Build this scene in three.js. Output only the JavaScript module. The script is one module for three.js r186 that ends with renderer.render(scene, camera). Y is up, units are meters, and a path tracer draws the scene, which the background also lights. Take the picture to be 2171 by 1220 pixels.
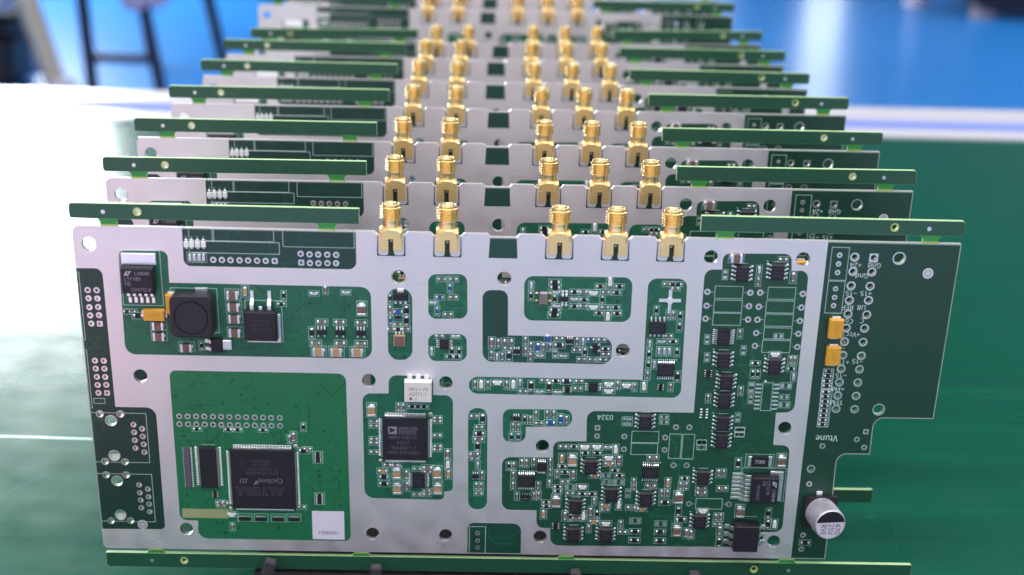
import * as THREE from 'three';
import { mergeGeometries } from 'three/addons/utils/BufferGeometryUtils.js';
import { RoundedBoxGeometry } from 'three/addons/geometries/RoundedBoxGeometry.js';
import { ImprovedNoise } from 'three/addons/math/ImprovedNoise.js';
import { RectAreaLightUniformsLib } from 'three/addons/lights/RectAreaLightUniformsLib.js';

// ------------------------------------------------------------------ camera, exposure, large lights
const scene = new THREE.Scene();
const camera = new THREE.PerspectiveCamera(40.11, 2171 / 2481.7, 0.02, 60);
camera.setViewOffset(2171, 2481.7, 0, 0, 2171, 1220);        // a lens shifted down, as in the photograph
camera.position.set(-0.0125, 0.22444, 0.45871);
camera.rotation.set(-0.47405, -0.02864, 0.02854, 'YXZ');
camera.focus = 0.492;
camera.userData.fStop = 10.5;
const renderer = new THREE.WebGLRenderer({ antialias: true });
renderer.toneMapping = THREE.LinearToneMapping;
renderer.toneMappingExposure = 1.4;
renderer.shadowMap.enabled = true;
scene.background = new THREE.Color(0, 0, 0);                 // a closed hall: light comes from its lamps and its window only
RectAreaLightUniformsLib.init();
const LAMP = 9.0, WINDOW = 25;                               // radiance of the ceiling panels and of the bright window
const FLOOR_Y = -0.78, CEIL_Y = 2.6, MAT_Y = -0.02;
const HALL = { x0: -6.5, x1: 5.5, z0: -9.5, z1: 2.6 };

// ------------------------------------------------------------------ helpers
let seedN = 7;
const rnd = () => { seedN = (seedN * 1664525 + 1013904223) >>> 0; return seedN / 4294967296; };
const names = new Map();
function numbered(n) { const k = names.get(n) ?? 0; names.set(n, k + 1); return k ? n + '_' + String(k).padStart(3, '0') : n; }
const scaled = new WeakSet();
function mmGeo(g) { if (!scaled.has(g)) { g.scale(0.001, 0.001, 0.001); scaled.add(g); } return g; }
function shade(o) { o.castShadow = o.receiveShadow = true; return o; }
// a part given in millimetres of its parent
function part(name, g, m, parent, x = 0, y = 0, z = 0, turn = 0) {
  const o = shade(new THREE.Mesh(mmGeo(g), m)); o.name = numbered(name);
  o.position.set(x / 1000, y / 1000, z / 1000); o.rotation.z = turn; parent.add(o); return o;
}
function body(name, g, m, parent = scene) { const o = shade(new THREE.Mesh(g, m)); o.name = numbered(name); parent.add(o); return o; }
function thing(name, label, category, pos, group) {
  const o = new THREE.Group(); o.name = numbered(name); o.position.set(...pos); o.userData = { label, category };
  if (group) o.userData.group = group; scene.add(o); return o;
}
function structure(name, g, m) { const o = body(name, g, m); o.userData.kind = 'structure'; return o; }
const plain = (g) => { const h = g.index ? g.toNonIndexed() : g; for (const k of Object.keys(h.attributes)) if (!['position', 'normal', 'uv'].includes(k)) h.deleteAttribute(k); return h; };
const join = (list, groups = false) => mergeGeometries(list.map(plain), groups);
const bx = (w, h, d, x = 0, y = 0, z = 0) => new THREE.BoxGeometry(w, h, d).translate(x, y, z);
const rbx = (w, h, d, r, x = 0, y = 0, z = 0, s = 2) => new RoundedBoxGeometry(w, h, d, s, r).translate(x, y, z);
const cyl = (r0, r1, h, x = 0, y = 0, z = 0, n = 24) => new THREE.CylinderGeometry(r0, r1, h, n).rotateX(Math.PI / 2).translate(x, y, z);
// a polyline with rounded corners: points [x, y, radius]
function rounded(points, Kind = THREE.Shape, steps = 6) {
  const n = points.length, out = [];
  points.forEach(([x, y, r], i) => {
    if (!r) { out.push(new THREE.Vector2(x, y)); return; }
    const p = new THREE.Vector2(x, y), a = new THREE.Vector2(...points[(i + n - 1) % n]).sub(p), b = new THREE.Vector2(...points[(i + 1) % n]).sub(p);
    const la = a.length(), lb = b.length(); a.normalize(); b.normalize();
    const half = Math.acos(THREE.MathUtils.clamp(a.dot(b), -1, 1)) / 2, d = Math.min(r / Math.tan(half), la * 0.49, lb * 0.49), rr = d * Math.tan(half);
    const c = a.clone().add(b).normalize().multiplyScalar(rr / Math.sin(half)).add(p), s = a.multiplyScalar(d).add(p), e = b.multiplyScalar(d).add(p);
    let t0 = Math.atan2(s.y - c.y, s.x - c.x), t1 = Math.atan2(e.y - c.y, e.x - c.x), dt = t1 - t0;
    if (dt > Math.PI) dt -= 2 * Math.PI; if (dt < -Math.PI) dt += 2 * Math.PI;
    for (let k = 0; k <= steps; k++) out.push(new THREE.Vector2(c.x + rr * Math.cos(t0 + dt * k / steps), c.y + rr * Math.sin(t0 + dt * k / steps)));
  });
  const s = new Kind(); s.setFromPoints(out); return s;
}
function disc(x, y, r, n = 20) { const p = new THREE.Path(); p.setFromPoints(Array.from({ length: n }, (_, i) => new THREE.Vector2(x + r * Math.cos(i / n * 2 * Math.PI), y + r * Math.sin(i / n * 2 * Math.PI)))); return p; }
const sheet = (shape, depth, z) => new THREE.ExtrudeGeometry(shape, { depth, bevelEnabled: false }).translate(0, 0, z);

// ------------------------------------------------------------------ textures
const noise = new ImprovedNoise();
function grain(size, f) { // grey DataTexture from a function of (u, v) in 0..1, tiling not needed
  const d = new Uint8Array(size * size * 4);
  for (let y = 0; y < size; y++) for (let x = 0; x < size; x++) { const v = Math.max(0, Math.min(255, f(x / size, y / size) * 255)); d.set([v, v, v, 255], (y * size + x) * 4); }
  const t = new THREE.DataTexture(d, size, size); t.wrapS = t.wrapT = THREE.RepeatWrapping; t.magFilter = THREE.LinearFilter; t.minFilter = THREE.LinearFilter; t.needsUpdate = true; return t;
}
function canvasTexture(c, srgb = true) { const t = new THREE.CanvasTexture(c); if (srgb) t.colorSpace = THREE.SRGBColorSpace; t.wrapS = t.wrapT = THREE.RepeatWrapping; return t; }
const tintRough = grain(512, (u, v) => 0.50 + 0.10 * noise.noise(u * 9, v * 9, 1) + 0.07 * noise.noise(u * 40, v * 160, 2) + 0.05 * (rnd() - 0.5));
const speckle = grain(256, (u, v) => 0.5 + 0.5 * (rnd() - 0.5) + 0.2 * noise.noise(u * 30, v * 30, 4));

// ------------------------------------------------------------------ materials
const lin = (r, g, b) => new THREE.Color().setRGB(r, g, b);
const std = (name, o) => { const m = new THREE.MeshStandardMaterial(o); m.name = name; return m; };
const phys = (name, o) => { const m = new THREE.MeshPhysicalMaterial(o); m.name = name; return m; };
const M = {
  plating: std('tinned_plating', { color: lin(0.88, 0.82, 0.82), metalness: 1, roughness: 1.0, roughnessMap: tintRough }),
  tin: std('solder_tin', { color: lin(0.93, 0.93, 0.94), metalness: 1, roughness: 0.28 }),
  pad: std('tinned_pad', { color: lin(0.78, 0.76, 0.78), metalness: 1, roughness: 0.34 }),
  barrel: std('shaded_barrel', { color: lin(0.34, 0.27, 0.26), metalness: 1, roughness: 0.5 }),  // oxidised brown, with the shade inside the holes put into the colour
  gold: std('gold_plating', { color: lin(1.0, 0.77, 0.37), metalness: 1, roughness: 0.25 }),
  goldSatin: std('satin_gold', { color: lin(1.0, 0.71, 0.31), metalness: 1, roughness: 0.33 }),
  epoxy: std('black_epoxy', { color: lin(0.012, 0.0095, 0.014), roughness: 0.6, bumpMap: speckle, bumpScale: 0.00002 }),
  ferrite: std('dark_ferrite', { color: lin(0.017, 0.013, 0.020), roughness: 0.45, bumpMap: speckle, bumpScale: 0.00003 }),
  brown: std('brown_ceramic', { color: lin(0.19, 0.11, 0.085), roughness: 0.45 }),
  tan: std('tan_ceramic', { color: lin(0.44, 0.28, 0.15), roughness: 0.45 }),
  grey: std('grey_ceramic', { color: lin(0.20, 0.17, 0.16), roughness: 0.45 }),
  blue: std('blue_ceramic', { color: lin(0.03, 0.09, 0.36), roughness: 0.3 }),
  navy: std('navy_ceramic', { color: lin(0.012, 0.014, 0.05), roughness: 0.35 }),
  white: std('white_ceramic', { color: lin(0.78, 0.77, 0.76), roughness: 0.4 }),
  lampWhite: std('lamp_resin', { color: lin(0.86, 0.86, 0.84), roughness: 0.3 }),
  tantalum: std('orange_resin', { color: lin(0.78, 0.38, 0.045), roughness: 0.38 }),
  mask: phys('solder_mask', { color: lin(0.011, 0.080, 0.040), roughness: 0.4, clearcoat: 0.25, clearcoatRoughness: 0.3 }),
  edge: std('laminate_edge', { color: lin(0.46, 0.68, 0.32), roughness: 0.5 }),
  tab: std('green_laminate', { color: lin(0.035, 0.27, 0.05), roughness: 0.45 }),
  raw: std('raw_laminate', { color: lin(0.55, 0.60, 0.16), roughness: 0.7 }),
  bare: std('bare_laminate', { color: lin(0.33, 0.36, 0.17), roughness: 0.5 }),
  paper: std('paper', { color: lin(0.82, 0.80, 0.84), roughness: 0.6 }),
  foam: std('black_foam', { color: lin(0.006, 0.0055, 0.007), roughness: 0.95, bumpMap: speckle, bumpScale: 0.0006 }),
  fuzz: std('fuzzy_foam', { color: lin(0.06, 0.055, 0.066), roughness: 1 }),
};
// ------------------------------------------------------------------ printed boards
const BW = 258, BH = 102.8;                                   // the front face of a board, millimetres
const SMA = [-37.2, -20.9, 11.6, 27.9, 44.1], PATCH = -4.7, NOTCH = 101.9;
const board = thing('circuit_board', 'front circuit board of the row, green and silver, all its chips in view', 'circuit board', [0, 0, 0], 'circuit boards standing in a row on the mat');
const silk = document.createElement('canvas'); silk.width = 2048; silk.height = 816;
const ctx = silk.getContext('2d'), PX = 2048 / BW;
const sx = (x) => (x + BW / 2) * PX, sy = (y) => (BH - y) * (816 / BH);
ctx.fillStyle = '#0c3c2b'; ctx.fillRect(0, 0, 2048, 816);

const windows = [], holes = [], mounts = [];
const win = (...p) => windows.push(p);
const through = (...p) => mounts.push(...p);
win([-130.3,90.3],[-121.3,90.5,2.2],[-121.3,47.6],[-108.9,47.6,3],[-109.1,6.9,1.5],[-130.5,6.5]); // leftEdge
win([-97.3,102.9],[-97.5,91.7,2],[-47.4,91.7,2.2],[-47.3,103.1]); // header
win([-116.2,95.9,1.8],[-102,96.1,2],[-102.1,86.6],[-43.3,86.5,3],[-43.2,64.5,3],[-116.7,64.4,3]); // power
win([-104.1,59.6,2],[-51.2,59.6,2.5],[-50.8,3.7,2],[-98.9,3.8,3],[-98.6,10],[-104.2,10.1,2.2]); // logic
win([-38.5,86.2,3.2],[-31.2,86.4,3.2],[-31.1,64.3,3.2],[-38.4,64.2,3.2]); // slotA
win([-26.5,90.7,2.4],[-15.1,91,2.4],[-14.8,77.5,2.4],[-26.4,77.2,2.4]); // roundA
win([-26.5,72.5,2.4],[-15,72.8,2.4],[-14.8,64.3,2.4],[-26.4,64.1,2.4]); // roundB
win([-10.5,86.3,2.4],[-3,86.4,2.4],[-2.7,72.6],[28.4,72.5,3],[28.7,64.1,3],[-10.1,64.2,3]); // ell
win([1.7,90.8,2.6],[33.5,91,2.6],[33.6,77.4,2.6],[1.9,77.3,2.6]); // amp
win([38.1,90.8,2.6],[49.6,90.9,2.6],[50.3,53.8,2.6],[-14.1,54,2.6],[-14.1,59.4,2.6],[38.4,59.4]); // elbow
win([-38.3,59.4,2.4],[-24.9,59.3,2.4],[-24.9,53.3],[-18.9,53.3,2.4],[-18.7,21.6,2.2],[-21.4,21.5],[-21.4,18.6,2],[-46.2,18.8,3],[-46.3,53.4,2.4],[-38.4,53.5]); // synth
win([-14.3,49.3,2.7],[-8.4,49.4,2.7],[-7.9,15.5,2.7],[-13.8,15.5,2.7]); // slotB
win([-3.7,49.2,2.4],[17.4,49.4,2.4],[17.7,43.9,2.4],[3.5,43.5],[3.5,38.4,2.4],[-3.4,38.4,2.4]); // hook
win([-13.7,-1.7],[-13.9,10.8,2],[3,10.7,2.6],[3.2,-1.4]); // foot
win([-3.6,33.4,2.6],[12.2,33.5],[12.1,38.9,2.2],[22.3,39.1],[22,49.1,2.6],[54.7,49.1],[54.5,93.8,2.4],[59.6,93.9],[59.4,98.7,2],[79.5,99,2.2],[80,94],[85.1,94.1,2.6],[85.4,49.8,2.6],[79.9,49.6],[80.1,39],[85.3,38.9,2.2],[85.9,9.4,2.4],[80.2,9.2],[79.9,3.9,2.4],[12.5,3.3,2.6],[12.2,9.4],[7.9,9.4,2.2],[7.7,15.5],[-3.2,15.5,2.6]); // main
win([-9,102.1],[-8.8,95.9],[-0.3,96],[-0.4,102.3]); // patch
through([-124.4,97.6],[-112.8,57.7],[-35.1,89.7],[-4.2,89.9],[-44.3,57.6],[-21.1,57.3],[-102.4,7.1],[-43.9,6.5],[-20.8,6.4],[9.1,6.4],[8.8,37.3],[31.8,68.6],[56,97.5],[83,97.5],[83.1,44.7],[83.5,6.1]);

// copper pours under the mask: lighter green, drawn per window, with random tracks and tented vias
function tone(i, fill, tracks, vias) {
  ctx.save(); ctx.beginPath(); windows[i].forEach(([x, y], k) => (k ? ctx.lineTo(sx(x), sy(y)) : ctx.moveTo(sx(x), sy(y)))); ctx.closePath(); ctx.clip();
  const xs = windows[i].map((p) => p[0]), ys = windows[i].map((p) => p[1]), x0 = Math.min(...xs), x1 = Math.max(...xs), y0 = Math.min(...ys), y1 = Math.max(...ys);
  ctx.fillStyle = fill; ctx.fillRect(sx(x0 - 2), sy(y1 + 2), (x1 - x0 + 4) * PX, (y1 - y0 + 4) * PX);
  for (let k = 0; k < tracks; k++) {
    let x = x0 + rnd() * (x1 - x0), y = y0 + rnd() * (y1 - y0); ctx.strokeStyle = rnd() < 0.6 ? 'rgba(34,140,92,0.30)' : 'rgba(6,42,32,0.30)'; ctx.lineWidth = 1.5 + rnd() * 3; ctx.beginPath(); ctx.moveTo(sx(x), sy(y));
    for (let s = 0; s < 4; s++) { const l = 1 + rnd() * 7, a = Math.round(rnd() * 8) * Math.PI / 4; x += l * Math.cos(a); y += l * Math.sin(a); ctx.lineTo(sx(x), sy(y)); } ctx.stroke();
  }
  for (let k = 0; k < vias; k++) { const x = x0 + rnd() * (x1 - x0), y = y0 + rnd() * (y1 - y0); ctx.fillStyle = 'rgba(5,38,30,0.55)'; ctx.beginPath(); ctx.arc(sx(x), sy(y), 2.2 + rnd() * 1.6, 0, 7); ctx.fill(); }
  ctx.restore();
}
tone(0, '#0d352c', 16, 6); tone(1, '#0e3a30', 12, 4); tone(2, '#146045', 60, 40); tone(3, '#176d44', 70, 90);
[4, 5, 6, 7, 8, 9, 10, 11, 12].forEach((i) => tone(i, i === 7 ? '#124f40' : '#146146', 26, 16)); tone(13, '#0e4435', 4, 2); tone(14, '#0f4a33', 120, 80); tone(15, '#0d4034', 0, 0);
ctx.fillStyle = '#0e4033'; ctx.fillRect(sx(-10.8), sy(86.3), 7.9 * PX, 17 * PX);
for (let k = 0; k < 40; k++) { ctx.strokeStyle = 'rgba(24,104,74,0.25)'; ctx.lineWidth = 2; ctx.beginPath(); const x = 92 + rnd() * 34, y = 4 + rnd() * 96; ctx.moveTo(sx(x), sy(y)); ctx.lineTo(sx(x + (rnd() - 0.5) * 12), sy(y + (rnd() - 0.5) * 12)); ctx.stroke(); }
// silkscreen
const INK = '#dce6e1';
function box(x0, y0, x1, y1, w = 1.4) { ctx.strokeStyle = INK; ctx.lineWidth = w; ctx.strokeRect(sx(x0), sy(y1), (x1 - x0) * PX, (y1 - y0) * PX); }
function line(x0, y0, x1, y1) { ctx.strokeStyle = INK; ctx.lineWidth = 1.4; ctx.beginPath(); ctx.moveTo(sx(x0), sy(y0)); ctx.lineTo(sx(x1), sy(y1)); ctx.stroke(); }
function dot(x, y, r = 0.35) { ctx.fillStyle = INK; ctx.beginPath(); ctx.arc(sx(x), sy(y), r * PX, 0, 7); ctx.fill(); }
function word(text, x, y, h = 1.6) { ctx.save(); ctx.translate(sx(x), sy(y)); ctx.rotate(Math.PI); ctx.fillStyle = INK; ctx.font = Math.round(h * PX * 1.3) + 'px sans-serif'; ctx.textAlign = 'center'; ctx.textBaseline = 'middle'; ctx.fillText(text, 0, 0); ctx.restore(); }
box(36.2,39,44.5,42.7);
box(36.2,35,44.4,38.7);
box(47.9,33.9,51.6,42);
box(52,33.8,55.6,42);
box(57.7,16.9,66,20.5);
box(58,85.2,66.3,88.9);
box(58.1,81,66.4,84.7);
box(58.1,77,66.4,80.7);
box(73.7,85.3,81.9,88.9);
box(73.6,81.1,81.9,84.8);
box(73.6,77,82,80.7);
box(73.7,73,82,76.5);
box(73.6,68.8,82,72.6);
box(75,50.2,78.1,59.2);
box(91.2,91.4,96.3,101.2);
box(91.2,81.4,96.2,91.1);
box(-13.3,-1.6,-8.2,9.5);
box(93,57.6,96.1,63.7);
box(93.1,45.3,96.4,57.2);
box(-131.7,29.4,-112.2,45.6);
box(-133.2,9.3,-112,25.5);
box(-130.1,68.6,-128.2,89.2);
box(-130.3,47.1,-128.2,65.5);
box(-88.8,99.2,-88.4,103.7);
box(-95.7,95.7,-69.6,99.1);
box(-68.5,98,-47.9,104.3);
box(-95.5,99.3,-71.1,103.8);
box(-127.5,48.6,-124.2,50.2);
for (const [t, x, y] of [['+24', 98.7, 96], ['Gnd', 104.2, 96], ['Gnd', 100.9, 92.9], ['\u221215', 98.4, 87.5], ['+15', 102.8, 87.6], ['REF', 98, 83.2], ['UR', 102, 83.3], ['Col', 98.5, 79], ['C', 102.7, 79.2], ['+Vcc1', 99.9, 74.8], ['\u2212', 98.1, 70.6], ['+15', 98.7, 66.2], ['\u221215', 102.9, 66.5], ['\u221215', 98.4, 62], ['+FM', 98, 57.6], ['TFM', 98, 53.3]]) word(t, x, y);
word('Vtune', 96.4, 41.5, 2); word('0324', 27.7, 47.1, 1.7);

// ---- markings on the tops of the chips, all on one sheet of print
const print = document.createElement('canvas'); print.width = print.height = 1024;
const pc = print.getContext('2d'); pc.fillStyle = '#1c1722'; pc.fillRect(0, 0, 1024, 1024);
let shelfX = 4, shelfY = 4, shelfH = 0;
function stamp(w, h, draw, ground) { // w, h in pixels; returns the uv rectangle
  if (shelfX + w + 4 > 1024) { shelfX = 4; shelfY += shelfH + 4; shelfH = 0; }
  const x = shelfX, y = shelfY; shelfX += w + 4; shelfH = Math.max(shelfH, h);
  pc.save(); pc.beginPath(); pc.rect(x, y, w, h); pc.clip(); pc.translate(x, y); if (ground) { pc.fillStyle = ground; pc.fillRect(0, 0, w, h); }
  for (let k = 0; k < w * h / 30; k++) { pc.fillStyle = rnd() < 0.5 ? 'rgba(255,255,255,0.035)' : 'rgba(0,0,0,0.08)'; pc.fillRect(rnd() * w, rnd() * h, 2, 2); }
  pc.textBaseline = 'middle'; draw?.(pc, w, h); pc.restore();
  return [x / 1024, 1 - (y + h) / 1024, w / 1024, h / 1024];
}
const write = (c, s, x, y, size, color, font = 'sans-serif', align = 'left', spread = 1) => { c.save(); c.translate(x, y); c.scale(spread, 1); c.fillStyle = color; c.font = size + 'px ' + font; c.textAlign = align; c.fillText(s, 0, 0); c.restore(); };
const printTex = canvasTexture(print);
M.print = std('printed_epoxy', { map: printTex, roughness: 0.5 });
const BLANK = stamp(60, 60), FAINT = [0, 1, 2].map((v) => stamp(60, 60, (c) => { for (let r = 0; r < 3; r++) for (let k = 0; k < 7; k++) { c.fillStyle = 'rgba(120,112,130,0.35)'; c.fillRect(8 + k * 6 + v, 14 + r * 13, 2 + rnd() * 3, 7); } }));
// a moulded body: box with slightly drafted sides; group 0 sides, group 1 the printed top
function slab(w, h, t, draft, uv = BLANK, z = 0, chamfer = 0) {
  const v = (a, b, c) => new THREE.Vector3(a, b, c), x = w / 2, y = h / 2, m = t * 0.5, d = draft;
  const ring = (k, q) => [v(-x + k, -y + k, q), v(x - k, -y + k, q), v(x - k, y - k - (q > m + z ? chamfer : 0), q), v(-x + k, y - k - (q > m + z ? chamfer : 0), q)];
  const a = ring(d, z), b = ring(0, z + m), c = ring(d * 0.6, z + t * 0.93), e = ring(d * 0.6 + t * 0.06, z + t), P = [], U = [];
  const quad = (p, q, r, s) => P.push(p, q, r, p, r, s);
  for (const [lo, hi] of [[a, b], [b, c], [c, e]]) for (let i = 0; i < 4; i++) { const j = (i + 1) % 4; quad(lo[i], lo[j], hi[j], hi[i]); }
  quad(a[3], a[2], a[1], a[0]); const nSide = P.length; quad(e[0], e[1], e[2], e[3]);
  P.forEach((p, i) => U.push(i < nSide ? p.x * 0.1 : uv[0] + uv[2] * (p.x + x) / w, i < nSide ? (p.y + p.z) * 0.1 : uv[1] + uv[3] * (p.y + y) / h));
  const g = new THREE.BufferGeometry().setFromPoints(P); g.setAttribute('uv', new THREE.Float32BufferAttribute(U, 2)); g.computeVertexNormals();
  g.addGroup(0, nSide, 0); g.addGroup(nSide, 6, 1); return g;
}
// a gull-wing lead: from the body at x = a, height zb, down to a foot ending at x = b
function lead(a, b, zb, w, t = 0.16) {
  const k = a + (b - a) * 0.34, f = b - (b - a) * 0.36, s = new THREE.Shape();
  s.moveTo(a, zb); s.lineTo(k, zb); s.lineTo(f - t * 0.3, t + 0.02); s.lineTo(b, t + 0.02); s.lineTo(b, 0.02); s.lineTo(f - t, 0.02); s.lineTo(k - t * 0.5, zb - t); s.lineTo(a, zb - t); s.closePath();
  return new THREE.ExtrudeGeometry(s, { depth: w, bevelEnabled: false }).translate(0, 0, -w / 2).rotateX(Math.PI / 2).scale(1, -1, 1);   // x out, z up
}
function fixWinding(g) { const p = plain(g), a = p.attributes.position, n = a.count; for (let i = 0; i < n; i += 3) { const b = [a.getX(i + 1), a.getY(i + 1), a.getZ(i + 1)]; a.setXYZ(i + 1, a.getX(i + 2), a.getY(i + 2), a.getZ(i + 2)); a.setXYZ(i + 2, ...b); } p.computeVertexNormals(); return p; }
const leads = (n, pitch, a, b, zb, w, sides, h = null) => { // sides: l r t b
  const out = [], [ax, bxx] = a, [ay, by] = b ?? a;
  for (const s of sides) for (let i = 0; i < n; i++) {
    const q = (i - (n - 1) / 2) * pitch, end = s === 'l' || s === 'r' ? bxx : by, from = s === 'l' || s === 'r' ? ax : ay, g = join([fixWinding(lead(from, end, zb, w)), new THREE.SphereGeometry(1, 7, 5).scale((end - from) * 0.34, w * 0.8, Math.min(0.34, w * 0.8)).translate(end - (end - from) * 0.2, 0, 0.06)]);
    g.rotateZ({ r: 0, t: Math.PI / 2, l: Math.PI, b: -Math.PI / 2 }[s]); out.push(s === 'l' || s === 'r' ? g.translate(0, q, 0) : g.translate(q, 0, 0));
  }
  return join(out);
};
const cache = new Map(), kept = (k, f) => { if (!cache.has(k)) cache.set(k, f()); return cache.get(k); };
function chip(name, key, x, y, make, turn = 0) { // make() -> { body, pins }
  const g = kept(key, make), b = part(name, g.body, g.mats ?? [M.epoxy, M.print], board, x, y, 0, turn);
  if (g.pins) { const p = part('pin_row', g.pins, M.tin, b); p.userData.kind = 'stuff'; }
  return b;
}
let tick = 0; const faint = () => FAINT[tick++ % 3];
const soic = (x, y) => { chip('amplifier_chip', 'soic', x, y, () => ({ body: slab(3.9, 4.9, 1.5, 0.18, FAINT[0], 0.12, 0.45), pins: leads(4, 1.27, [1.9, 3.15], null, 0.95, 0.52, 'lr') })); line(x - 1.5, y + 2.75, x + 1.5, y + 2.75); dot(x - 3.1, y + 2.9, 0.22); };
const soicv = (x, y) => chip('amplifier_chip', 'soicv', x, y, () => ({ body: slab(4.9, 3.9, 1.5, 0.18, FAINT[1], 0.12), pins: leads(4, 1.27, null ?? [1.9, 3.05], [1.9, 3.05], 0.95, 0.42, 'tb') }));
const tssopv = (x, y) => { chip('logic_chip', 'tssopv', x, y, () => ({ body: slab(5, 3.9, 1.0, 0.12, FAINT[2], 0.1), pins: leads(8, 0.65, [1.9, 3.2], [1.9, 3.2], 0.62, 0.26, 'tb') })); dot(x + 3, y + 3.1, 0.25); };
const tssoph = (x, y) => chip('logic_chip', 'tssoph', x, y, () => ({ body: slab(3.9, 5, 1.0, 0.12, FAINT[0], 0.1), pins: leads(8, 0.6, [1.9, 3.2], null, 0.62, 0.26, 'lr') }));
const msop = (x, y) => chip('small_chip', 'msop', x, y, () => ({ body: slab(2.9, 3, 0.9, 0.1, BLANK, 0.1), pins: leads(4, 0.65, [1.4, 2.4], null, 0.6, 0.3, 'lr') }));
const msopv = (x, y) => chip('small_chip', 'msopv', x, y, () => ({ body: slab(3, 2.9, 0.9, 0.1, BLANK, 0.1), pins: leads(5, 0.5, [1.4, 2.4], [1.4, 2.4], 0.6, 0.26, 'tb') }));
const sot6 = (x, y) => chip('transistor', 'sot6', x, y, () => ({ body: slab(2.1, 1.35, 0.9, 0.08, BLANK, 0.1), pins: leads(3, 0.7, [0.6, 1.25], [0.6, 1.25], 0.6, 0.32, 'tb') }));
const sot5 = (x, y) => chip('regulator_chip', 'sot5', x, y, () => ({ body: slab(2.9, 1.6, 1.0, 0.1, BLANK, 0.1), pins: join([leads(3, 0.95, [0.7, 1.7], [0.7, 1.7], 0.66, 0.45, 't'), leads(2, 1.9, [0.7, 1.6], [0.7, 1.6], 0.66, 0.45, 'b')]) }));
const sot4 = (x, y) => chip('transistor', 'sot4', x, y, () => ({ body: slab(2.1, 1.6, 0.9, 0.1, BLANK, 0.1), pins: leads(2, 1.1, [0.7, 2.4], [0.7, 2.4], 0.6, 0.6, 'tb') }));
const sot3 = (x, y) => chip('transistor', 'sot3', x, y, () => ({ body: slab(1.3, 0.9, 0.7, 0.08, BLANK, 0.1), pins: leads(2, 0.9, [0.3, 0.8], [0.3, 0.8], 0.5, 0.3, 'tb') }));
const sotv = (x, y) => chip('transistor', 'sotv', x, y, () => ({ body: slab(1.5, 3, 1.0, 0.1, BLANK, 0.1), pins: join([leads(2, 1.9, [0.7, 1.5], null, 0.6, 0.5, 'r'), leads(1, 1, [0.7, 1.5], null, 0.6, 0.5, 'l')]) }));
const sot23w = (x, y) => chip('small_chip', 'sot23w', x, y, () => ({ body: slab(1.4, 2, 0.8, 0.08, BLANK, 0.1), pins: leads(3, 0.65, [0.6, 1.4], null, 0.5, 0.3, 'lr') }));
const network = (x, y, kind) => { // resistor networks: a dark bar between two rows of small solder joints
  const turned = kind === 1 && x > 0 && x < 30 && y > 20, [w, h, n, side] = kind === 2 ? [3.4, 1.0, 8, 't'] : kind === 3 ? [1.1, 3.2, 8, 'lr'] : kind === 1 && !turned ? [1.3, 2.4, 4, 'lr'] : turned ? [3, 0.9, 4, 'tb'] : [0.9, 2.2, 4, 'lr'];
  chip('resistor_network', 'net' + w + h, x, kind === 2 ? y - 0.3 : y, () => { const bumps = []; for (const s of side) for (let i = 0; i < n; i++) { const q = (i - (n - 1) / 2) * (Math.max(w, h) / n), e = new THREE.SphereGeometry(1, 6, 5).scale(0.16, 0.36, 0.3); if (s === 'l' || s === 'r') e.rotateZ(Math.PI / 2); bumps.push(s === 'l' ? e.translate(-w / 2 - 0.25, q, 0.1) : s === 'r' ? e.translate(w / 2 + 0.25, q, 0.1) : e.translate(q, (s === 't' ? 1 : -1) * (h / 2 + 0.3), 0.1)); } return { body: slab(w, h, 0.5, 0.02, BLANK, 0.05), pins: join(bumps) }; });
  if (kind === 2) box(x - 2.2, y - 1.2, x + 2.2, y + 1.5, 1.1); if (kind === 3) box(x - 1.5, y - 2, x + 1.5, y + 2, 1.1);
};
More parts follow.
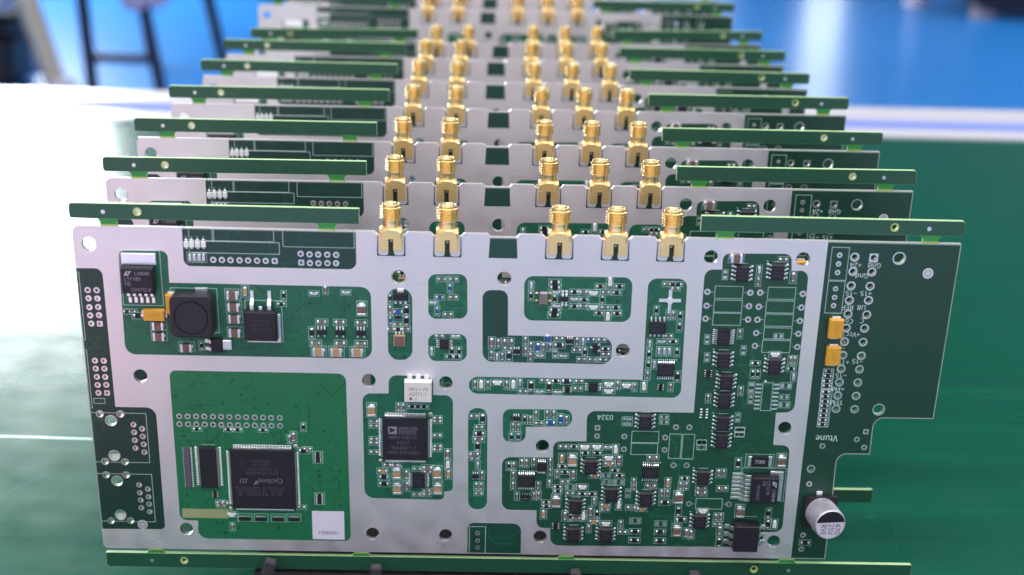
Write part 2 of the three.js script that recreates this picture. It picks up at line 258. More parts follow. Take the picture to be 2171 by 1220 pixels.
// ---- small two-terminal parts: size 3, 5 or k, style, h or v
const STYLE = { r: ['chip_resistor', 'epoxy'], c: ['chip_capacitor', 'grey'], b: ['chip_capacitor', 'brown'], t: ['chip_capacitor', 'tan'], g: ['chip_capacitor', 'brown'], l: ['chip_inductor', 'blue'], n: ['chip_inductor', 'navy'], w: ['ferrite_bead', 'white'], e: ['solder_pads', 'pad'] };
const blob = (hx, hy, hz, x) => new THREE.SphereGeometry(1, 8, 6).scale(hx, hy, hz).translate(x, 0, 0);
function P(code, x, y) {
  const [size, style, way] = code, [name, mat] = STYLE[style], turn = way === 'v' ? Math.PI / 2 : 0;
  const g = kept(size + (style === 'e' ? 'e' : style === 'w' ? 'w' : ''), () => {
    if (style === 'e') return size === '3' ? join([bx(0.85, 0.95, 0.06, -0.78, 0, 0.03), bx(0.85, 0.95, 0.06, 0.78, 0, 0.03)]) : join([bx(1.05, 1.4, 0.06, -1.05, 0, 0.03), bx(1.05, 1.4, 0.06, 1.05, 0, 0.03)]);
    if (size === '3') return join([rbx(style === 'w' ? 1.35 : 1.15, 0.78, 0.44, 0.05, 0, 0, 0.27, 1), join([blob(0.48, 0.46, 0.46, -0.8), blob(0.48, 0.46, 0.46, 0.8)])], true);
    if (size === '5') return join([rbx(style === 'w' ? 1.9 : 1.5, 1.2, 0.62, 0.06, 0, 0, 0.36, 1), join([blob(0.52, 0.68, 0.62, -1.05), blob(0.52, 0.68, 0.62, 1.05)])], true);
    return join([bx(2.0, 2.42, 1.62, 0, 0, 0.86), join([rbx(0.75, 2.5, 1.7, 0.14, -1.3, 0, 0.88), rbx(0.75, 2.5, 1.7, 0.14, 1.3, 0, 0.88), blob(0.4, 1.15, 0.8, -1.65), blob(0.4, 1.15, 0.8, 1.65)])], true);
  });
  if (style === 'w' && mat === 'white' && size === '3') part(name, g, [M.pad, M.tin], board, x, y, 0, turn); else part(name, g, style === 'e' ? M.pad : [M[mat], M.tin], board, x, y, 0, turn);
  const [a, b] = size === '3' ? [1.5, 0.8] : size === '5' ? [1.85, 1.0] : [2.3, 1.55]; if (way === 'h') box(x - a, y - b, x + a, y + b, 1.1); else box(x - b, y - a, x + b, y + a, 1.1);
}
// ---- plated holes: real openings with a rim on each face and a barrel
function plated(outer, inner, square) {
  return kept('hole' + outer + square, () => {
    const s = square ? rounded([[-outer, -outer, 0.3], [outer, -outer, 0.3], [outer, outer, 0.3], [-outer, outer, 0.3]]) : new THREE.Shape(disc(0, 0, outer, 24).getPoints()); s.holes.push(disc(0, 0, inner, 24));
    const prof = [[inner + 0.02, -1.68], [inner, -1.6], [inner, 0.02], [inner + 0.03, 0.06]].map((p) => new THREE.Vector2(...p));
    return join([join([sheet(s, 0.05, 0.005), sheet(s, 0.05, -1.66)]), new THREE.LatheGeometry(prof, 24).rotateX(Math.PI / 2)], true);
  });
}
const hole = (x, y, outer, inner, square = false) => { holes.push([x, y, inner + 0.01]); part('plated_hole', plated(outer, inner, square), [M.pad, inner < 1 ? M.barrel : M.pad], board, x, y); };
const hs = (x, y) => hole(x, y, 0.92, 0.46), hq = (x, y) => hole(x, y, 0.86, 0.46, true), hx = (x, y) => hole(x, y, 0.95, 0.46), ht = (x, y) => hole(x, y, 0.8, 0.36), hc = (x, y) => hole(x, y, 1.35, 0.9), hk = (x, y) => hole(x, y, 1.3, 0.9, true);
const hb = (x, y) => hole(x, y, 1.95, 1.6), hl = (x, y) => hole(x, y, 1.85, 1.62), hm = (x, y) => hole(x, y, 1.2, 0.95);
const fid = (x, y) => { const s = new THREE.Shape(disc(0, 0, 1.6, 28).getPoints()); s.holes.push(disc(0, 0, 0.95, 28)); part('fiducial_mark', kept('fid', () => join([sheet(s, 0.04, 0.005), cyl(0.8, 0.8, 0.05, 0, 0, 0.025)])), M.plating, board, x, y); };
const led = (x, y) => { const g = kept('led', () => join([rbx(1.42, 1.7, 0.8, 0.12, 0, 0, 0.4, 1), join([blob(0.5, 0.4, 0.5, 0).translate(0, 1.25, 0), blob(0.5, 0.35, 0.5, 0).translate(0, -1.2, 0)])], true)); part('indicator_lamp', g, [M.lampWhite, M.tin], board, x, y); dot(x, y + 2.05, 0.18); };
// power supply window
P('3rh',-115.1,77.6);
P('3ch',-113.7,77.6);
P('5rh',-112,76.4);
P('5tv',-80.1,84.4);
P('3rv',-93.9,67.5);
P('kbh',-83.8,83.5);
P('kbh',-83.7,79.9);
P('kbh',-83.6,76.3);
P('kbh',-83.7,72);
P('kbh',-106.2,73.7);
P('kbh',-106.2,70.4);
P('kbh',-98.3,67.1);
P('3rv',-68.9,83.4);
P('3rh',-69.7,80.8);
P('3wh',-60,84.2);
P('3cv',-56.6,85.4);
P('3wh',-50.6,84.7);
P('kgv',-46,79.9);
P('5ch',-58,75.5);
P('5ch',-52.6,75.5);
P('5ch',-46.3,75.5);
P('5rv',-61,72.2);
P('5ch',-60,69);
P('5ch',-52.6,69.1);
P('5ch',-46.4,69.1);
P('kth',-59.1,66.6);
P('kth',-53.8,66.6);
P('kth',-47.6,66.6);
sot5(-58.1,72.6);
sot5(-52.6,72.6);
sot5(-46.4,72.6);
// left slot and filter windows
P('3rv',-37.6,83.2);
P('3cv',-37.7,79.8);
P('5lh',-35.3,79.1);
P('5rv',-32.9,79.6);
P('3lv',-37.6,76.5);
P('5rv',-32.9,76.5);
P('3ch',-35.5,75.3);
P('3ch',-37.5,73.8);
P('3rh',-35.4,73.8);
P('3ch',-33.2,73.8);
sot3(-35.3,77.6);
P('3ch',-22.5,89.3);
P('3ch',-19.1,89.4);
P('3lv',-20.1,86.6);
P('3lh',-23.1,83.8);
P('3ch',-19.1,83.9);
P('3wh',-24.9,82.2);
P('3lv',-23.8,79.6);
P('3ch',-20.6,78.7);
P('3ch',-23.1,71.9);
P('3wh',-18.3,72);
P('3wv',-25.4,67.1);
P('3rv',-19.3,67.2);
P('3rv',-17.2,67.2);
P('3rh',-19.9,65.6);
P('3rh',-17.9,65.6);
msop(-21.6,69.6);
// L-shaped window
P('5cv',-7.5,70.2);
P('3cv',-5.5,70);
P('5ch',-2.6,70.8);
P('3ch',-2.6,68.6);
P('3cv',-7.5,66.4);
P('3wv',-5.8,65.7);
P('3cv',-4.2,65.9);
P('5nv',-2.2,66.2);
P('3cv',2.6,70.9);
P('3cv',2.7,67.7);
P('3cv',4.2,69.3);
P('3cv',4.2,66.1);
P('3wh',7.1,66.4);
P('5lv',6.4,68.9);
P('3cv',8,69.1);
P('5lv',9.2,71.6);
P('3cv',10.1,69.2);
P('3ch',12.7,71.9);
P('5nh',12.7,69.8);
P('3cv',18,71.1);
P('3wv',19.8,71);
P('3ch',18.1,68.4);
P('3lh',22.1,71.7);
P('3ch',25.3,71.7);
P('3rh',26.6,68.9);
P('3ch',26.8,67.3);
P('3rv',20.5,67.8);
P('3ch',19.6,65.5);
P('3ch',22.9,65.5);
P('3ch',26,65.5);
P('3ev',11.6,67.2);
P('3wh',14.1,66.5);
sot6(0,67.8);
sot6(15.8,71.3);
sotv(23.5,69.3);
// mixer window
P('3wv',3.8,87.8);
P('3rv',3.8,84.8);
P('5rh',10.7,89);
P('5rh',10.8,87.5);
P('3wh',11.2,86.1);
P('3rv',10.8,84);
P('3wh',11.4,81.9);
P('5rh',11,80.6);
P('5rh',10.8,79.1);
P('3rh',16.6,86.3);
P('3ch',19.2,86.3);
P('5wh',22.2,86.1);
P('3ch',25.8,86.4);
P('3rh',29,86.3);
P('5wv',26.9,89.5);
P('3rh',24.1,88.1);
P('3rh',29.7,88.2);
P('3wh',16.6,84.1);
P('3rh',19.5,84);
P('3rv',24.9,84.1);
P('3rh',16.7,81.9);
P('3ch',19.4,82);
P('5wh',22.4,81.8);
P('3ch',25.8,81.8);
P('3rh',29,81.8);
P('5wv',26.8,79);
P('3rh',24.1,80);
P('3rh',29.5,80);
sot4(13.7,84.2);
// elbow window
P('3ch',43.8,89.2);
P('3rh',45.3,89.2);
P('3rh',46.9,89.2);
P('3ch',46.2,88);
P('3rv',41.1,81.1);
P('3cv',44.8,79.8);
P('3cv',46.2,79.8);
P('3rv',48.3,79.5);
P('3rv',48.3,76.1);
P('3ch',45.2,73.3);
P('3wh',43.3,71.6);
P('3rh',46.7,71.6);
P('3wv',39.8,70.7);
P('3wv',42.7,68.5);
P('3wv',44.3,68.5);
P('3wv',45.8,68.5);
P('3rv',48.1,68.3);
P('3rv',39.8,67.5);
P('3rv',39.8,64.1);
P('3wv',41.6,64.3);
P('5rv',48.8,60.6);
P('3cv',39.8,60.8);
P('3cv',47,57.2);
P('3cv',-12.3,56.9);
P('5wv',-10.4,56.9);
P('3cv',-8.4,56.9);
P('5wh',-5.6,57.7);
P('3cv',-2.7,57);
P('5wv',-0.7,57.1);
P('3wv',1.3,57.7);
P('5rv',4.7,56.8);
P('3ch',2.3,55);
P('3wh',7.3,55);
P('5rv',10.1,56.7);
P('3wh',12.8,54.9);
P('3ch',8.7,58.6);
P('3rh',12.1,58.5);
P('5nh',15.4,58.5);
P('3ch',19.1,58.6);
P('3ch',18.9,56.2);
P('5wh',28.2,57.8);
P('5wh',28.3,55.6);
P('3cv',30.9,57.5);
P('5wh',33.6,57.5);
P('3cv',36.1,57);
P('5wv',38.9,57.3);
soicv(41.7,76.1);
tssopv(45.2,62.8);
msop(23.5,56.9);
sot23w(15.7,55.9);
network(44,57.2,0);
// synthesiser window
P('ktv',-43.6,48.1);
P('3ch',-42.9,44.4);
P('3ch',-43,42.9);
P('3ch',-43,38.6);
P('3ch',-43.1,37.3);
P('3ch',-43.1,34.3);
P('3ch',-23.6,45.9);
P('3ch',-23.6,44.8);
P('3ch',-23.6,40.1);
P('3ch',-23.5,36.6);
P('3ch',-23.6,35.5);
P('3cv',-35.4,49.2);
P('3cv',-33.9,49.1);
P('3rh',-31.3,49.5);
P('3rh',-29.5,49.5);
P('3rh',-27.7,49.5);
P('3ch',-39,30.1);
P('3ch',-36.6,30.1);
P('5th',-40.4,28);
P('5rh',-40.1,26);
P('5rh',-40.1,23.7);
P('ktv',-36.1,27.5);
P('ktv',-36,22.4);
P('5cv',-33.1,26.9);
P('5cv',-33,23);
P('3ch',-29.8,28.9);
P('5ch',-26.6,29.3);
P('3ch',-26.6,28);
P('ktv',-23.5,27.8);
P('ktv',-23.4,22.6);
P('3ch',-29.9,20.2);
P('3ch',-26.8,21.6);
P('3ch',-26.8,20.3);
P('5cv',-20.4,34);
P('5wv',-20.3,30.5);
P('5tv',-20.1,27.3);
tssoph(-29.3,25.3);
// lower slot
P('3ch',-12.4,46.6);
P('5rv',-9.8,45.9);
P('3ch',-10.8,43.1);
P('5rh',-10.7,41);
P('5ch',-10.9,39.1);
P('5rv',-11.2,36.8);
P('5ch',-12.2,34.1);
P('3ch',-12,32.7);
P('3wv',-11,30.4);
P('3cv',-9.7,27.2);
P('3cv',-11.4,23.4);
P('3cv',-9.8,23.4);
P('3ch',-10.6,20.9);
sot6(-11.7,27);
// hook window
P('3rv',3.1,45.9);
P('3cv',4.8,45.8);
P('3cv',6.5,47.4);
P('3cv',9.9,47.6);
P('3cv',11.9,47.7);
P('3ch',7.4,44.8);
P('5lh',11,44.9);
P('5lv',14.1,46.2);
P('3cv',15.9,46.1);
P('3cv',-0.4,43.4);
P('3cv',1.2,43.4);
P('3rv',-0.8,40.1);
P('3rv',1.3,40.2);
sot6(0.5,46.4);
// main analogue window, left
P('3rv',-1.4,30.4);
P('3cv',0.1,30.4);
P('3cv',2.6,31.5);
P('3cv',4.1,31.5);
P('3cv',6.4,31.9);
P('3cv',11.4,31.9);
P('3cv',11.5,28.6);
P('3cv',0.1,27.3);
P('3cv',0.1,23.8);
P('3cv',7.9,23.9);
P('3wv',11.4,24.8);
P('3cv',1.4,20.2);
P('3cv',6.7,20.4);
P('3cv',8.2,20.6);
P('3rh',10.6,18.3);
P('3rh',10.7,16.9);
P('kbv',13.7,18.8);
P('5tv',9.9,14.2);
P('3ch',15.2,37.2);
P('3rh',18.5,37.2);
P('5wh',21.9,37.2);
P('5wh',25.6,37.3);
P('3rh',22.1,35.2);
P('3rh',25.8,35.3);
P('5tv',14.9,33.1);
P('ktv',18.2,32.8);
P('3rh',15.2,30.5);
P('3rh',16.1,28.7);
P('3cv',13.7,28);
P('5cv',18.7,27.8);
P('3ch',16.3,25.5);
P('3rh',14,23.6);
P('3rh',14.1,22.2);
P('5eh',18,23.6);
P('5wh',21.8,23.8);
P('3ch',18,21.5);
P('3rh',21.8,21.4);
P('3rh',24.9,21.4);
P('3wv',25.7,19);
P('5cv',16.7,13.7);
P('3rv',18.5,13.4);
P('5ch',20.2,13);
P('5wv',22.5,13.7);
P('5cv',24.7,15.3);
P('3rv',26.8,14.5);
P('5th',25.9,12);
P('3cv',24.4,9.4);
P('5wh',29.8,11.3);
P('5th',25.4,27.7);
soic(24,31);
soic(19.8,17.5);
soic(19.6,7.8);
soic(29.8,7.8);
tssopv(4.2,25.7);
msopv(8.8,30.5);
network(4.2,20.2,1);
network(13.9,10.2,1);
// main analogue window, right
P('3ev',33.7,45.9);
P('3ev',35.3,45.9);
P('3eh',45.7,47.5);
P('3eh',45.8,45.9);
P('3eh',69.3,43.9);
P('3eh',69.4,42.3);
P('3eh',57.9,39.4);
P('3eh',58,37.8);
P('5ch',43.2,34);
P('5ch',43.2,24.5);
P('5tv',48.4,25.6);
P('3cv',37.7,25.7);
P('3cv',37.8,24.2);
P('3ev',36.1,21.9);
P('3cv',46.7,22);
P('3cv',48.5,22);
P('5rh',47.9,18.9);
P('5ch',37.5,16.9);
P('5th',40.7,16.6);
P('kbv',52,20.8);
P('5rv',52.4,16);
P('5rh',53.3,13.1);
P('3rh',53.5,27.2);
P('3cv',52.5,24.7);
P('3cv',54.3,24.7);
P('3cv',64,29.2);
P('3cv',65.6,29.2);
P('5ch',59,24);
P('5ch',59.1,22.3);
P('5ch',65.6,24);
P('5wh',60.1,16.2);
P('3cv',64.4,14.1);
P('3cv',66,14.2);
P('3ch',65,11.7);
P('5cv',66,9.5);
P('5rv',66.1,5.4);
P('kbv',52.3,9.4);
P('5cv',55.4,8.4);
P('5cv',57.1,8.1);
P('5eh',39,12.4);
P('5rh',39.1,8.7);
P('5rh',39.1,5.6);
P('5eh',47.1,11.6);
P('5rh',47.1,8.7);
P('5rh',47.2,5.6);
P('5cv',32.7,32.9);
P('5wh',29.5,33.7);
P('5th',29.7,31.8);
P('3rh',31.6,29.5);
P('3eh',28.9,27.8);
P('3eh',29.2,25.6);
P('3rh',33.1,27.8);
P('5eh',33,25.6);
P('5wv',33.4,17.8);
P('5th',29.2,17.7);
P('3ch',29.2,16.1);
P('3cv',34.4,11.1);
P('3ch',35.2,8.4);
P('5wv',31.5,36.5);
P('3wh',29.1,37.2);
P('5rv',69.8,32.6);
P('kbv',83.1,33.9);
P('kbv',71.8,16.4);
P('5rv',80.9,15.8);
P('5rv',81.1,12);
P('5wv',83.2,12);
soic(40,46.2);
soic(41.8,20.4);
soic(59.1,28);
soic(59.3,13);
soic(30.9,21.7);
tssopv(42.6,29.3);
// upper right window
P('kbh',63.4,97.5);
P('3ch',77.2,97.3);
P('3wv',70.5,93.9);
P('3cv',70.5,90.5);
P('3ev',60.6,92.4);
P('5cv',80.7,92);
P('3ev',56.9,72.5);
P('3cv',66.6,74.4);
P('3ev',68.1,69.3);
P('3ev',57.3,66.9);
P('3eh',78.2,74);
P('5wh',77.7,68.2);
P('3rh',72,65.3);
P('3cv',82.6,66.5);
P('3cv',83.9,66.5);
P('3rh',83,63.8);
P('3rv',71.6,61.9);
P('3rv',73.1,61.9);
soic(65.5,93.1);
soic(75.8,93.8);
soic(62.2,66.6);
soic(77.8,64.9);
tssoph(61.7,73.5);
P('3cv',68.4,56.4);
P('3cv',58.7,53.8);
P('3ev',68.3,47.8);
P('3eh',69.3,43.7);
P('3eh',69.3,42.2);
P('3eh',57.9,39.4);
P('3eh',58,37.7);
P('3wv',84,61.2);
P('5ev',71.6,57.5);
P('3ev',71.7,53.8);
P('5eh',82,58.3);
P('3eh',81.9,54.7);
P('5eh',82.1,52.2);
soic(63.7,59.6);
soic(63.6,53.6);
soic(63.8,46.2);
soic(63.9,40.4);
network(58.1,61.8,1);
// edge strip
P('3rh',94.5,63.3);
P('3rh',94.4,61.7);
P('3rh',94.3,60.1);
P('3rh',94.4,58.6);
P('3rh',94.4,56.6);
P('3rh',94.4,55.1);
P('3rh',94.5,53.5);
P('3rh',94.5,52.1);
P('3rh',94.5,50.5);
P('3rh',94.5,49);
P('3rh',94.5,47.5);
P('3rh',94.5,46);
P('5rh',93.6,5.7);
// logic window
P('3rh',-97,40.9);
P('3rh',-87.5,40.9);
P('3rh',-84.6,40.9);
P('3rh',-76.9,40.9);
P('3rv',-64.5,42.1);
P('5cv',-67.6,38.8);
P('3cv',-68.9,38.1);
P('5rh',-64.7,34.3);
P('3ch',-63.5,34.9);
P('3ch',-66,15.2);
P('5wh',-87.8,12.4);
P('3cv',-87.9,8.1);
P('3ch',-91.3,16.4);
P('3ch',-89.9,16.2);
P('3ch',-91.1,15.3);
network(-83.9,11.2,2);
network(-78.8,11.2,2);
network(-73.5,11.2,2);
network(-68.5,11.3,2);
network(-60.4,32.2,3);
network(-60.3,18.2,3);
network(-92.7,19.1,0);
// indicator corner
P('3wv',-95.6,94.2);
led(-96.4,98.2);
P('3wv',-94.3,94.3);
led(-94.8,98.2);
P('3wv',-92.9,94.3);
led(-93.1,98.2);
P('3wv',-91.6,94.3);
led(-91.4,98.3);
// plated holes: a small, b medium, d large
hs(-126.1,83.9);
hs(-123.5,83.9);
hs(-126.1,81.4);
hs(-123.5,81.4);
hs(-126.1,78.7);
hs(-123.5,78.8);
hs(-126.1,76.2);
hs(-123.5,76.3);
hs(-126,73.7);
hq(-123.5,73.7);
hs(-126,62.2);
hs(-123.4,62.2);
hs(-126,59.7);
hs(-123.4,59.7);
hs(-125.9,57.1);
hs(-123.4,57.1);
hs(-125.9,54.5);
hs(-123.3,54.6);
hs(-125.9,52);
hq(-123.3,52);
hl(-122.9,43.1);
hl(-122.9,31.6);
hl(-122.8,23.1);
hl(-122.7,11.5);
hm(-126.1,45.2);
hm(-119.9,45.3);
hm(-125.9,29.6);
hm(-119.8,29.6);
hm(-126,25.1);
hm(-119.8,25.2);
hm(-125.8,9.5);
hm(-119.7,9.6);
hs(-116.2,41.9);
hs(-116.2,39.4);
hs(-116.2,36.8);
hs(-116.2,34.2);
hs(-113.7,40.6);
hs(-113.7,38.1);
hs(-113.6,35.5);
hs(-113.6,32.9);
hs(-116.1,21.9);
hs(-116.1,19.2);
hs(-116,16.7);
hs(-116,14.1);
hs(-113.5,20.5);
hs(-113.5,17.9);
hs(-113.5,15.4);
hs(-113.5,12.8);
hs(-102.1,44.9);
hs(-102.2,42.4);
hs(-99.6,44.9);
hs(-99.6,42.4);
hs(-97,45);
hs(-97.1,42.4);
hs(-94.5,45);
hs(-94.5,42.4);
hs(-91.9,45);
hs(-92,42.4);
hs(-89.4,45);
hs(-89.5,42.4);
hs(-86.9,45);
hs(-86.9,42.4);
hs(-84.3,45);
hs(-84.4,42.4);
hs(-81.8,45);
hs(-81.8,42.4);
hs(-79.2,45);
hs(-79.3,42.4);
hs(-76.7,45);
hs(-76.7,42.4);
hs(-74.2,45);
hs(-74.2,42.4);
hs(-71.6,45);
hs(-71.6,42.4);
hs(-88.9,93.7);
hs(-86.4,93.7);
hs(-83.9,93.7);
hs(-81.3,93.7);
hs(-78.8,93.7);
hs(-76.2,93.7);
hs(-73.7,93.7);
hs(-63.5,96);
hs(-60.9,95.9);
hs(-58.4,95.9);
hs(-55.8,95.9);
hs(-53.2,95.9);
hs(-60.9,93.3);
hs(-58.4,93.3);
hs(-55.8,93.4);
hs(-53.3,93.4);
hq(-71.1,93.7);
hq(-63.4,93.4);
hx(33.9,40.9);
hx(46.5,40.8);
hx(34,36.7);
hx(46.6,36.7);
hx(49.6,44.3);
hx(53.7,44.3);
hx(49.7,31.6);
hx(53.8,31.7);
hx(55.5,18.6);
hx(68.1,18.7);
hx(55.8,87.1);
hx(55.9,82.9);
hx(55.9,78.9);
hx(68.5,87.1);
hx(68.5,83);
hx(68.6,78.9);
hx(71.4,87.2);
hx(71.4,82.9);
hx(71.4,78.9);
hx(71.4,74.8);
hx(71.4,70.8);
hx(84.1,87.1);
hx(84.1,82.9);
hx(84.1,78.8);
hx(84.1,74.8);
hx(84.2,70.7);
hq(25.5,43.6);
hs(25.5,40.9);
ht(-10.7,7.2);
ht(-10.7,4.6);
ht(-10.6,2.1);
hc(98.1,98.4);
hc(98.1,94.1);
hc(98.1,89.8);
hc(98.1,85.4);
hc(98.2,81.2);
hc(98.2,76.9);
hc(98.2,72.6);
hc(98.2,68.4);
hc(98.2,64.1);
hc(98.2,59.8);
hc(98.2,55.5);
hc(98.2,51.2);
hc(103.7,94.1);
hc(103.7,89.8);
hc(103.8,85.5);
hc(103.8,81.1);
hc(103.7,76.9);
hc(103.8,72.6);
hc(103.8,68.3);
hc(103.8,64);
hc(103.8,59.8);
hc(103.8,55.5);
hc(103.9,51.2);
hk(103.7,98.3);
hb(111.2,98.3);
hb(111.3,51.2);
ht(93.6,98.9);
ht(93.6,96.3);
ht(93.6,93.7);
ht(93.6,88.8);
ht(93.6,86.2);
ht(93.6,83.7);
hq(108.3,43.9);
hs(105.8,41.3);
hs(108.4,38.7);
hs(95.4,38.9);
hs(92.7,26.1);
hs(92.7,8.4);
hs(92.7,3.4);
hc(92.7,31.2);
fid(120.3,94);
fid(-116.1,8.3);
// silk ticks between axial outlines and their holes
for (const [x, y, o] of holes.map(([a, b, c]) => [a, b, c]).filter(([a, b, c]) => Math.abs(c - 0.47) < 0.001 && a > 36 && a < 85)) { const inBox = a2(x); if (inBox) line(x + (inBox > 0 ? 1 : -1) * 1.0, y, x + (inBox > 0 ? 1 : -1) * 1.7, y); }
function a2(x) { return x < 56.5 && x > 54 || x < 73 && x > 69.5 || (x > 55.5 && x < 56.2) ? 1 : x > 66 && x < 69.6 || x > 83 ? -1 : 0; }
line(-130, 92, -129, 92);

// ---- empty pad groups
{ const rows = (n, p) => { const l = []; for (let i = 0; i < n; i++) l.push(rbx(1.75, 0.62, 0.1, 0.04, 0, -i * p, 0.05, 1)); return join(l); };
  const a = rows(7, 1.3); part('pad_column', a, M.tin, board, 73.8, 58.6).userData.kind = 'stuff'; part('pad_column', a, M.tin, board, 79.2, 58.6).userData.kind = 'stuff'; dot(75.7, 59.7, 0.4);
  const l = []; for (let i = 0; i < 4; i++) for (const q of [0, 1.75]) l.push(blob(0.5, 0.33, 0.22, 0).translate(q, -i * 0.9, 0)); part('pad_column', join(l), M.tin, board, 57, 50.2).userData.kind = 'stuff'; }

// ---- power devices and other large parts
const legs = (n, pitch, make, parent, name = 'lead') => { for (let i = 0; i < n; i++) { const q = (i - (n - 1) / 2) * pitch; make(q); } };
function bentLead(len, w, z0, t = 0.5) { // runs +x from a body face at height z0 down to a foot
  return kept('bent' + len + w + z0, () => { const s = new THREE.Shape([[0, z0], [len * 0.3, z0], [len * 0.55, t + 0.04], [len, t + 0.04], [len, 0.04], [len * 0.47, 0.04], [len * 0.22, z0 - t], [0, z0 - t]].map((p) => new THREE.Vector2(...p)));
    return fixWinding(new THREE.ExtrudeGeometry(s, { depth: w, bevelEnabled: true, bevelSize: 0.06, bevelThickness: 0.06, bevelSegments: 1 }).translate(0, 0, -w / 2).rotateX(Math.PI / 2).scale(1, -1, 1)); });
}
const LT = (c, x, y, s) => { c.save(); c.translate(x, y); c.scale(s, s); c.fillStyle = '#b9b3c4'; c.beginPath(); c.moveTo(0, 26); c.lineTo(14, 0); c.lineTo(24, 0); c.lineTo(14, 19); c.lineTo(22, 19); c.lineTo(30, 5); c.lineTo(25, 5); c.lineTo(28, 0); c.lineTo(44, 0); c.lineTo(41, 5); c.lineTo(37, 5); c.lineTo(25, 26); c.closePath(); c.fill(); c.restore(); };
{ // regulator, upper left
  const uv = stamp(240, 210, (c) => { LT(c, 26, 26, 1.35); write(c, 'LINEAR', 104, 44, 34, '#a49cae', 'monospace', 'left', 0.9); write(c, 'LT1185', 26, 88, 36, '#a49cae', 'monospace', 'left', 0.95); write(c, 'CQ', 26, 126, 36, '#a49cae', 'monospace'); write(c, '2390755', 70, 172, 34, '#948ca0', 'monospace', 'left', 0.85); c.strokeStyle = '#948ca0'; c.lineWidth = 3; c.strokeRect(204, 162, 12, 18); });
  const b = part('voltage_regulator', slab(9.4, 7.9, 4.1, 0.3, uv, 0.3), [M.epoxy, M.print], board, -110.6, 88.1); b.userData.label = 'black regulator with a silver metal tab on top';
  part('heat_tab', rounded2(10.2, 3.6, 1.25), M.tin, b, 0.3, 5.6, 0.05);
  legs(5, 1.7, (q) => part('lead', bentLead(3.6, 0.85, 2.3), M.tin, b, q + 0.2, -3.9, 0, -Math.PI / 2));
  box(-116, 79.6, -104.3, 96); }
function rounded2(w, h, t) { return rbx(w, h, t, 0.3, 0, 0, t / 2 + 0.02); }
function tantalum(x, y, w, h, t, turn, label) {
  const uv = kept('tantalum_print', () => stamp(150, 80, (c) => { write(c, '226V', 75, 36, 32, '#b87d1e', 'sans-serif', 'center', 1.1); write(c, '+', 20, 60, 26, '#b87d1e', 'sans-serif', 'center'); }, '#dca02f'));
  const b = part('tantalum_capacitor', slab(w, h, t, 0.2, uv, 0.1), [M.tantalum, M.tantalumPrint], board, x, y, 0, turn); b.userData.label = label;
  for (const s of [-1, 1]) part('terminal', rbx(0.8, h * 0.62, t * 0.45, 0.15, 0, 0, t * 0.25), M.tin, b, s * (w / 2 + 0.15), 0);
}
M.tantalumPrint = std('printed_resin', { map: printTex, roughness: 0.38 });
tantalum(-106.9, 77.3, 6.4, 3.5, 2.6, 0, 'orange capacitor lying across, below the regulator leads'); tantalum(-101.6, 80.7, 6.0, 3.4, 2.6, Math.PI / 2, 'orange capacitor half hidden behind the black inductor');
tantalum(94.7, 77.2, 5.9, 4.3, 2.6, -Math.PI / 2, 'upper orange capacitor beside the printed labels'); tantalum(94.9, 68.7, 5.9, 4.3, 2.6, -Math.PI / 2, 'lower orange capacitor beside the printed labels');
{ // shielded inductor
  const sq = rounded([[-5.9, -5.9, 1.6], [5.9, -5.9, 1.6], [5.9, 5.9, 1.6], [-5.9, 5.9, 1.6]]), rim = rounded([[-5.7, -5.7, 1.5], [5.7, -5.7, 1.5], [5.7, 5.7, 1.5], [-5.7, 5.7, 1.5]]); rim.holes.push(disc(0, 0, 5.15, 40));
  const b = part('power_inductor', join([new THREE.ExtrudeGeometry(sq, { depth: 5.6, bevelEnabled: true, bevelSize: 0.3, bevelThickness: 0.35, bevelSegments: 3, curveSegments: 8 }).translate(0, 0, 0.4), sheet(rim, 0.5, 6.3)]), M.ferrite, board, -95.2, 78.3); b.userData.label = 'large black square inductor with a round core';
  part('core', new THREE.CylinderGeometry(4.55, 4.7, 0.7, 48).rotateX(Math.PI / 2).translate(0, 0, 6.5), M.ferrite, b);
  part('terminal', rbx(3.6, 1.4, 0.5, 0.15, 0, 0, 0.3), M.tin, b, 2.4, 6.4); part('terminal', rbx(3.6, 1.2, 0.5, 0.15, 0, 0, 0.3), M.tin, b, 2.0, -6.4); box(-101.9, 71.6, -88.4, 85.1); }
{ // power transistor, leads up
  const b = part('power_transistor', slab(9.6, 9.1, 3.9, 0.3, stamp(200, 190, (c) => { for (let r = 0; r < 3; r++) for (let k = 0; k < 8; k++) { c.fillStyle = 'rgba(90,80,100,0.45)'; c.fillRect(52 + k * 13, 50 + r * 26, 4 + rnd() * 6, 14); } }), 0.3), [M.epoxy, M.print], board, -75.6, 75); b.userData.label = 'black power transistor with its two leads pointing up';
  for (const s of [-1, 1]) part('lead', bentLead(5.4, 0.95, 2.2), M.tin, b, s * 2.55, 4.4, 0, Math.PI / 2);
  part('lead', rbx(1.1, 1.3, 0.5, 0.12, 0, 0, 2), M.tin, b, 0, 5); part('heat_tab', rounded2(10, 9, 1.25), M.pad, b, 0.7, -1.4, 0); box(-80.4, 69.2, -69.6, 81.8); }
{ const b = part('diode', slab(3.4, 4.3, 2.2, 0.2, BLANK, 0.1), [M.epoxy, M.print], board, -89.2, 68.2); part('terminal', rbx(2.9, 3.1, 1.5, 0.3, 0, 0, 0.8), M.tin, b, 3.1, 0.1); for (const s of [-1, 1]) part('lead', bentLead(1.9, 1.0, 1.2, 0.3), M.tin, b, -1.6, s * 1.15 - 0.2, 0, Math.PI); }
